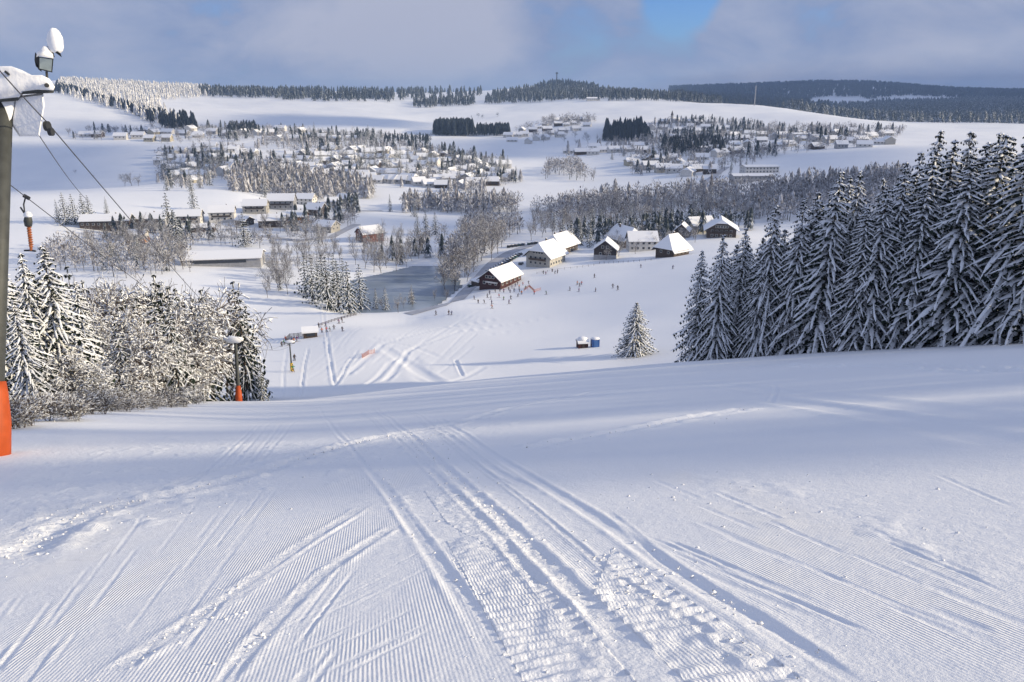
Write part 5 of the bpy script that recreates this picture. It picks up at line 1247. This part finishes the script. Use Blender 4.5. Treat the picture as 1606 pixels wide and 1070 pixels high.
quadbox([(57,90),(58,82),(63,79),(68,72),(72,73),(77,79),(83,85),(84,92),(60,88)], -.09, .3, 'snow_cap', M_SNOWY, FL, .85, True)
FL2 = thing('floodlight', 'upper floodlight wrapped in a tall cap of snow on the lift tower', 'floodlight', base + fo)
MB().tube([tuple(q_(83, 90, .05)), tuple(q_(80, 78, .05)), tuple(q_(83, 80, .1))], .05, 6).build('stem', M_DSTEEL, FL2)
quadbox([(73,72),(78,77),(97,90),(95,84),(80,74)], -.03, .3, 'housing', M_DSTEEL, FL2, .8)
mb_ = MB().blob((0, 0, 0), (.21, .19, .36), 6, 16, 12, .05); rot_ = np.array(Matrix.Rotation(D2(14), 3, 'Y')); V_ = mb_.v[0]
V_[:, 0] += np.where(V_[:, 2] < 0, .03, -.10 * V_[:, 2]); V_[:, 2] = np.where(V_[:, 2] < -.28, -.28, V_[:, 2])
mb_.v[0] = V_ @ rot_.T + np.array(q_(86, 66, .08)); mb_.build('snow_cap', M_SNOWY, FL2, True)
# ropes to the second tower
b2 = hit(375, 628, 60, 97); b2 = col_at(375, 93.5, 628)
T2 = thing('lift_tower', 'small lift tower with orange foot standing at the crest in front of the left wood', 'lift tower', b2)
h2 = 7.6
MB().tube([tuple(NRM * -.4), tuple(NRM * h2)], [.26, .2], 10).build('pole', M_STEEL, T2)
MB().tube([tuple(NRM * -.5), tuple(NRM * 1.0), tuple(NRM * 2.0)], [.42, .40, .28], 12).build('padded_foot', M_ORANGE, T2, True)
t2 = NRM * h2
MB().box(tuple(t2), (2.2, .3, .3)).build('crossarm', M_STEEL, T2)
MB().blob(tuple(t2 + Vector((-.2, 0, .3))), (1.3, .45, .45), 4, 12, 8, .12).build('snow_cap', M_SNOWY, T2, True)
R_near = base + Vector(pp(74, 192)); L_near = base + Vector(pp(-90, 208))
R_far = b2 + t2 + Vector((1.0, 0, 0)); L_far = b2 + t2 + Vector((-1.0, 0, 0))
b3 = hit(458, 582, 130); t3 = Vector((0, 0, 1)) * 7.2
def rope(a, b, sag, r, name, label, n=24):
    t = MB(); P = [a.lerp(b, i / n) - Vector((0, 0, sag * 4 * (i / n) * (1 - i / n))) for i in range(n + 1)]
    rr_ = [r * (1 + 0.0 * i) for i in range(n + 1)]
    o = t.tube([tuple(p + Vector((0, 0, CAMZ))) for p in P], r, 6).build(name, M_CABLE); tag(o, label, 'cable'); return o
def along(a, b, k): return a + (b - a) * k
rope(wp(-60, 42, 19), R_near, .05, .016, 'haul_rope', 'haul rope running from the photo edge onto the lift tower sheave')
rope(R_near, R_far, .45, .017, 'haul_rope', 'haul rope descending from the big lift tower to the small one on the right side')
rope(L_near, L_far, .45, .017, 'haul_rope', 'haul rope descending behind the tower pole to the small tower on the left side')
rope(wp(52, 198, 24), wp(140, 316, 60), .3, .015, 'signal_cable', 'thin snowy signal cable below the haul rope', 16)
T3 = thing('lift_tower', 'distant lift tower with yellow foot among queueing skiers', 'lift tower', b3)
M_YEL = mat('yellow_padding', (.75, .48, .05), .6, noise=.1)
MB().tube([(0, 0, -.4), tuple(t3)], [.22, .16], 8).build('pole', M_STEEL, T3); MB().tube([(0, 0, -.4), (0, 0, 2)], [.4, .36], 10).build('padded_foot', M_YEL, T3)
MB().box(tuple(t3), (2.4, .3, .3)).build('crossarm', M_STEEL, T3); MB().blob(tuple(t3 + Vector((0, 0, .3))), (1.3, .5, .4), 8, 10, 6, .1).build('snow_cap', M_SNOWY, T3, True)
rope(R_far, b3 + t3 + Vector((1.1, 0, 0)), 1.5, .02, 'haul_rope', 'haul rope from the small tower down to the yellow-footed one, right side'); rope(L_far, b3 + t3 + Vector((-1.1, 0, 0)), 1.5, .02, 'haul_rope', 'haul rope from the small tower down to the yellow-footed one, left side')
# T-bar unit hanging on the left rope
k_ = .16
cl = None
for i in range(1, 60):
    q = L_near.lerp(L_far, i / 60) - Vector((0, 0, .45 * 4 * (i / 60) * (1 - i / 60)))
    if proj(*q)[0] > 28: cl = q; break
TB = thing('tow_bar_unit', 'orange T-bar reel unit with snow cap hanging from the rope beside the tower', 'tow unit', cl)
Dc = cl.y
def tb(px, py): return tuple(wp(px, py, Dc) - cl)
cpx, cpy = proj(*cl); dx_ = cpx - 28
MB().tube([tb(cpx - 3, cpy - 2), tb(cpx + 6, cpy + 3)], .07, 8).build('grip', M_DSTEEL, TB)
MB().tube([tb(cpx, cpy), tb(cpx - 3, cpy + 12), tb(cpx - 1, cpy + 28), tb(32, 325), tb(41, 339)], .030, 6).build('hanger', M_DSTEEL, TB)
X0, Y0 = 44, 341
MB().tube([tb(X0, Y0 - 4), tb(X0, Y0 + 6), tb(X0 + .5, Y0 + 14)], [.10, .15, .12], 12).build('reel_housing', M_STEEL, TB, True)
MB().blob(tb(X0, Y0 - 4), (.15, .15, .12), 2, 10, 6, .08).build('snow_cap', M_SNOWY, TB, True)
m = MB(); P = []
for i in range(90):
    a = i / 89; an = a * 2 * math.pi * 9; c = Vector(tb(X0 + 1 + 4 * a, Y0 + 12 + 34 * a)); P.append(tuple(c + Vector((math.cos(an) * .06, math.sin(an) * .06, 0))))
m.tube(P, .028, 5).build('spring', M_DULLO, TB); MB().tube([tb(X0 + 1, Y0 + 12), tb(X0 + 5, Y0 + 52)], .05, 8).build('tow_rod', M_DULLO, TB)
MB().tube([tb(X0 - 6, Y0 + 52), tb(X0 + 5, Y0 + 52), tb(X0 + 12, Y0 + 53)], .035, 8).build('cross_handle', M_DSTEEL, TB)

# ------------------------------------------------------------------ people
def skin_mesh(name, verts, edges, rad, m, sub=1):
    me = bpy.data.meshes.new(name); me.from_pydata(verts, edges, []); o = bpy.data.objects.new(name, me); COL.objects.link(o)
    sm = o.modifiers.new('s', 'SKIN'); me.skin_vertices[0].data[0].use_root = True
    for i, r in enumerate(rad): me.skin_vertices[0].data[i].radius = (r, r)
    ss = o.modifiers.new('u', 'SUBSURF'); ss.levels = sub; ss.render_levels = sub
    dg = bpy.context.evaluated_depsgraph_get(); nm = bpy.data.meshes.new_from_object(o.evaluated_get(dg)); nm.name = name
    bpy.data.objects.remove(o); nm.materials.clear(); nm.materials.append(m)
    return nm
M_SKIN = mat('skin', (.55, .33, .25), .6); M_PANTS = [mat('ski_trousers_' + n, c, .8, noise=.1) for n, c in (('black', (.012, .012, .016)), ('navy', (.02, .03, .07)), ('grey', (.08, .08, .09)))]
JC = {'black': (.012, .012, .016), 'red': (.45, .025, .02), 'dark blue': (.02, .04, .14), 'orange': (.6, .16, .02), 'dark grey': (.05, .05, .06), 'green': (.04, .16, .06), 'purple': (.12, .03, .14)}
JM = {k: mat('jacket_' + k.replace(' ', '_'), v, .75, noise=.1) for k, v in JC.items()}
M_SKI = mat('ski_topsheet', (.05, .05, .07), .4, noise=.2); M_HELM = mat('helmet', (.03, .03, .035), .35, noise=.1)
POSES = []
for kind in range(3):
    st = (.14, .10, .22)[kind]; bend = (.10, .0, .22)[kind]; kf = (.16, .03, .26)[kind]
    hip = (0, 0, .88 - kf * .35); ch = (0, bend * .8, 1.30 - bend * .15); nk = (0, bend, 1.46 - bend * .2); hd = (0, bend * 1.15, 1.60 - bend * .2); ht = (0, bend * 1.2, 1.72 - bend * .2)
    L = [hip, (0, bend * .4, 1.08), ch, nk, hd, ht]; E = [(0, 1), (1, 2), (2, 3), (3, 4), (4, 5)]; Rd = [.13, .125, .145, .055, .095, .07]
    arms = []; legs = []
    for s in (-1, 1):
        a0 = len(L); el = (s * (.30 + .06 * kind), bend + .04, 1.10 - bend * .2); wr = (s * (.30 + .05 * kind), bend + .28 * (kind != 1) + .08, .98 if kind != 1 else .86)
        L += [(s * .19, bend * .85, 1.37 - bend * .2), el, wr, (wr[0], wr[1] + .06, wr[2] - .04)]; E += [(2, a0), (a0, a0 + 1), (a0 + 1, a0 + 2), (a0 + 2, a0 + 3)]; Rd += [.065, .05, .035, .04]
        l0 = len(L); L += [(s * .10, 0, hip[2] - .06), (s * (.10 + st * .3), kf * .8, .46), (s * (.10 + st * .5), -.02, .09), (s * (.10 + st * .5), .14, .05)]; E += [(0, l0), (l0, l0 + 1), (l0 + 1, l0 + 2), (l0 + 2, l0 + 3)]; Rd += [.09, .065, .05, .045]
    body = skin_mesh('body', L, E, Rd, M_SKIN)
    jl = [L[0], L[1], L[2], (L[3][0], L[3][1], L[3][2] - .03)]; je = [(0, 1), (1, 2), (2, 3)]; jr = [.165, .155, .172, .075]
    for a0 in (6, 14):
        i0 = len(jl); jl += [L[a0], L[a0 + 1], L[a0 + 2]]; je += [(2, i0), (i0, i0 + 1), (i0 + 1, i0 + 2)]; jr += [.09, .075, .055]
    tl = [(0, 0, hip[2] + .04)]; te = []; tr = [.155]
    for l0 in (10, 18):
        i0 = len(tl); tl += [L[l0], L[l0 + 1], L[l0 + 2]]; te += [(0, i0), (i0, i0 + 1), (i0 + 1, i0 + 2)]; tr += [.115, .09, .08]
    jm = {k: None for k in JM}; jb = skin_mesh('jacket', jl, je, jr, JM['black']); tb_ = skin_mesh('trousers', tl, te, tr, M_PANTS[0])
    for k in JM: c = jb.copy(); c.materials.clear(); c.materials.append(JM[k]); jm[k] = c
    tm = []
    for mm in M_PANTS: c = tb_.copy(); c.materials.clear(); c.materials.append(mm); tm.append(c)
    hm = MB().blob((0, hd[1], hd[2] + .06), (.125, .14, .125), 1, 10, 6, 0).mesh('helmet', M_HELM, True)
    skis = []
    for s in (-1, 1):
        x = s * (.10 + st * .5); skis.append(MB().prism([(-.8, .0), (.8, .0), (.95, .12), (.93, .14), (.78, .03), (-.8, .03)], 'x', x - .05, x + .05).mesh('ski', M_SKI))
    POSES.append((body, jm, tm, hm, skis))
def person(px, py, i, jc, label, group, skis=True, dmin=130, sc=1.0):
    p = hit(px, py, dmin); body, jm, tm, hm, sk = POSES[i % 3]
    t = thing('person', label, 'person', p, random.Random(i * 7 + int(px)).uniform(0, 6.28), group, sc)
    b = link('body', body, t); link('jacket', jm[jc], t); link('trousers', tm[i % 3], t); link('helmet', hm, t)
    if skis:
        for s in sk: link('ski', s, t)
jk = ['black', 'dark blue', 'black', 'dark grey', 'red', 'black', 'dark blue', 'purple', 'black', 'green', 'dark grey', 'orange']
rp = random.Random(9)
sets = [
 ([(744,470),(750,476),(760,476),(768,462),(771,477),(772,484),(783,467),(790,471),(801,470),(798,477),(770,470),(812,466),(764,467)], 'on the snow just below the ski hut', 'skiers below the ski hut', True),
 ([(798,456),(803,453),(808,450),(814,452),(820,448),(824,454),(806,458),(790,459),(815,458),(777,459),(784,458),(829,446),(812,447),(800,460)], 'in the crowd at the long side of the ski hut', 'people crowding beside the ski hut', False),
 ([(818,462),(838,462),(857,462),(894,456),(908,458),(909,450),(932,436),(934,458),(961,452),(969,455),(1005,420),(1055,422),(905,447),(912,447)], 'on the upper open piste', 'skiers scattered over the upper open piste', True),
 ([(684,494),(704,494),(708,494)], 'on the piste above the pond', 'skiers on the piste above the pond', True),
 ([(852,430),(856,431),(870,430),(874,429),(866,427)], 'in front of the pale-fronted farmhouse', 'people in front of the farmhouse', False),
 ([(511,512),(505,522),(512,521),(518,520),(537,520),(532,508),(537,506),(500,514),(524,517)], 'queueing right of the lift hut', 'skiers queueing right of the lift hut', True),
 ([(457,537),(461,538),(449,536),(446,541),(452,542),(465,536),(442,544)], 'waiting by the fence of the valley station', 'skiers waiting by the valley station fence', True),
]
for pts, where, grp, sk in sets:
    for i, (x, y) in enumerate(pts):
        c = jk[(i * 5 + len(where)) % len(jk)]
        person(x, y, i, c, f'skier in {c} jacket {where}' if sk else f'person in {c} jacket {where}', grp, sk, sc=rp.uniform(.92, 1.08) * (1.12))
person(462, 566, 0, 'black', 'skier in black riding the tow right of the yellow-footed tower', None, sc=1.15); person(460, 584, 2, 'green', 'skier in green riding the tow below the first tow rider', None, sc=1.15)
person(445, 624, 0, 'dark grey', 'rider in dark grey nearest to the crest on the tow track', None, sc=1.15); person(451, 622, 2, 'black', 'rider in black beside the grey one on the tow track', None, sc=1.15)
# ------------------------------------------------------------------ clouds added outside the frame to shade parts of the valley, and the air
M_SHADE_CLOUD = mat('shade_cloud', (.8, .8, .82), .9, noise=.05, nscale=.002)
def shade_cloud(poly, alt, label, seed=1, d=(200, 8000)):
    """an added, unseen slab cut to cast shade on the outlined piece of ground"""
    c = [hit(px, py, *d) for px, py in poly]; rs = random.Random(seed); P = []
    zm = sum(q.z for q in c) / len(c); n = len(c)
    for i in range(n):
        a, b = c[i], c[(i + 1) % n]; k = max(2, int((b - a).length / 60))
        for j in range(k):
            q = a.lerp(b, j / k); P.append((q.x + rs.uniform(-16, 16), q.y + rs.uniform(-16, 16), q.z))
    cx = sum(p[0] for p in P) / len(P); cy = sum(p[1] for p in P) / len(P); V = []; m_ = len(P)
    for h, s in ((-9, .96), (0, 1.0), (8, .98), (16, .8)):
        for x, y, z in P:
            t = (alt - z) / math.sin(SUN_EL)
            V.append((cx + (x - cx) * s + sdir.x * t, cy + (y - cy) * s + sdir.y * t, alt + h * (1 + rs.uniform(-.3, .3)) + CAMZ))
    F = [tuple(range(m_))[::-1], tuple(range(3 * m_, 4 * m_))]
    for r in range(3):
        for i in range(m_): F.append((r * m_ + i, r * m_ + (i + 1) % m_, (r + 1) * m_ + (i + 1) % m_, (r + 1) * m_ + i))
    o = MB().add(V, F).build('shade_cloud', M_SHADE_CLOUD, None, True); o['kind'] = 'structure'
shade_cloud([(-250,308),(0,304),(60,298),(225,290),(238,262),(236,222),(150,224),(60,226),(-250,228)], 620, 'a')
shade_cloud([(300,200),(420,178),(560,184),(680,192),(640,204),(560,198),(420,200)], 620, 'c', 2)
shade_cloud([(690,240),(700,226),(800,216),(850,216),(925,200),(1010,192),(1030,215),(960,228),(870,246),(760,250)], 640, 'd', 3)
shade_cloud([(1050,225),(1120,225),(1140,246),(1220,244),(1340,232),(1400,236),(1420,275),(1220,282),(1120,262)], 620, 'e', 4)
shade_cloud([(1000,345),(1060,318),(1200,305),(1420,285),(1420,340),(1200,352)], 560, 'h', 6, (350, 1000))
shade_cloud([(110,208),(170,188),(250,204),(240,214),(100,214)], 640, 'b', 7)
shade_cloud([(560,345),(640,336),(800,340),(790,352),(700,362),(600,366)], 540, 'f', 8, (350, 900))
for i, (x0, x1, y0, y1) in enumerate(((900, 5200, 2250, 7200),)):  # one more unseen slab, added to shade the far right-hand hills
    c = [Vector((x, y, 0)) for x, y in ((700, y0 + 800), (1300, y0), (x1, y0 - 300), (x1, y1), (900, y1))]
    V = []; alt = 1050
    for h in (-12, 12):
        for q in c:
            t = alt / math.sin(SUN_EL); V.append((q.x + sdir.x * t, q.y + sdir.y * t, alt + h + CAMZ))
    o = MB().add(V, [(4, 3, 2, 1, 0), (5, 6, 7, 8, 9)] + [(i, (i + 1) % 5, 5 + (i + 1) % 5, 5 + i) for i in range(5)]).build('shade_cloud', M_SHADE_CLOUD); o['kind'] = 'structure'
HAZE = 1.05e-4
if HAZE > 0:
    hm_ = bpy.data.materials.new('haze'); hm_.use_nodes = True; t = hm_.node_tree
    for n in list(t.nodes): t.nodes.remove(n)
    o_ = N(t, 'ShaderNodeOutputMaterial'); v_ = N(t, 'ShaderNodeVolumePrincipled')
    v_.inputs['Color'].default_value = (.42, .62, 1.0, 1); v_.inputs['Density'].default_value = HAZE; v_.inputs['Anisotropy'].default_value = 0.0
    t.links.new(v_.outputs[0], o_.inputs['Volume'])
    zlo = float(Z.min()) - 1 + CAMZ; zhi = max(float(Z.max()) + 45, 135) + CAMZ
    b_ = 8950
    hz = MB().box((0, 0, (zlo + zhi) / 2), (2 * b_, 2 * b_, zhi - zlo)).build('haze', hm_); hz['kind'] = 'stuff'; tag(hz, 'thin blue winter haze lying over the valley', 'haze')
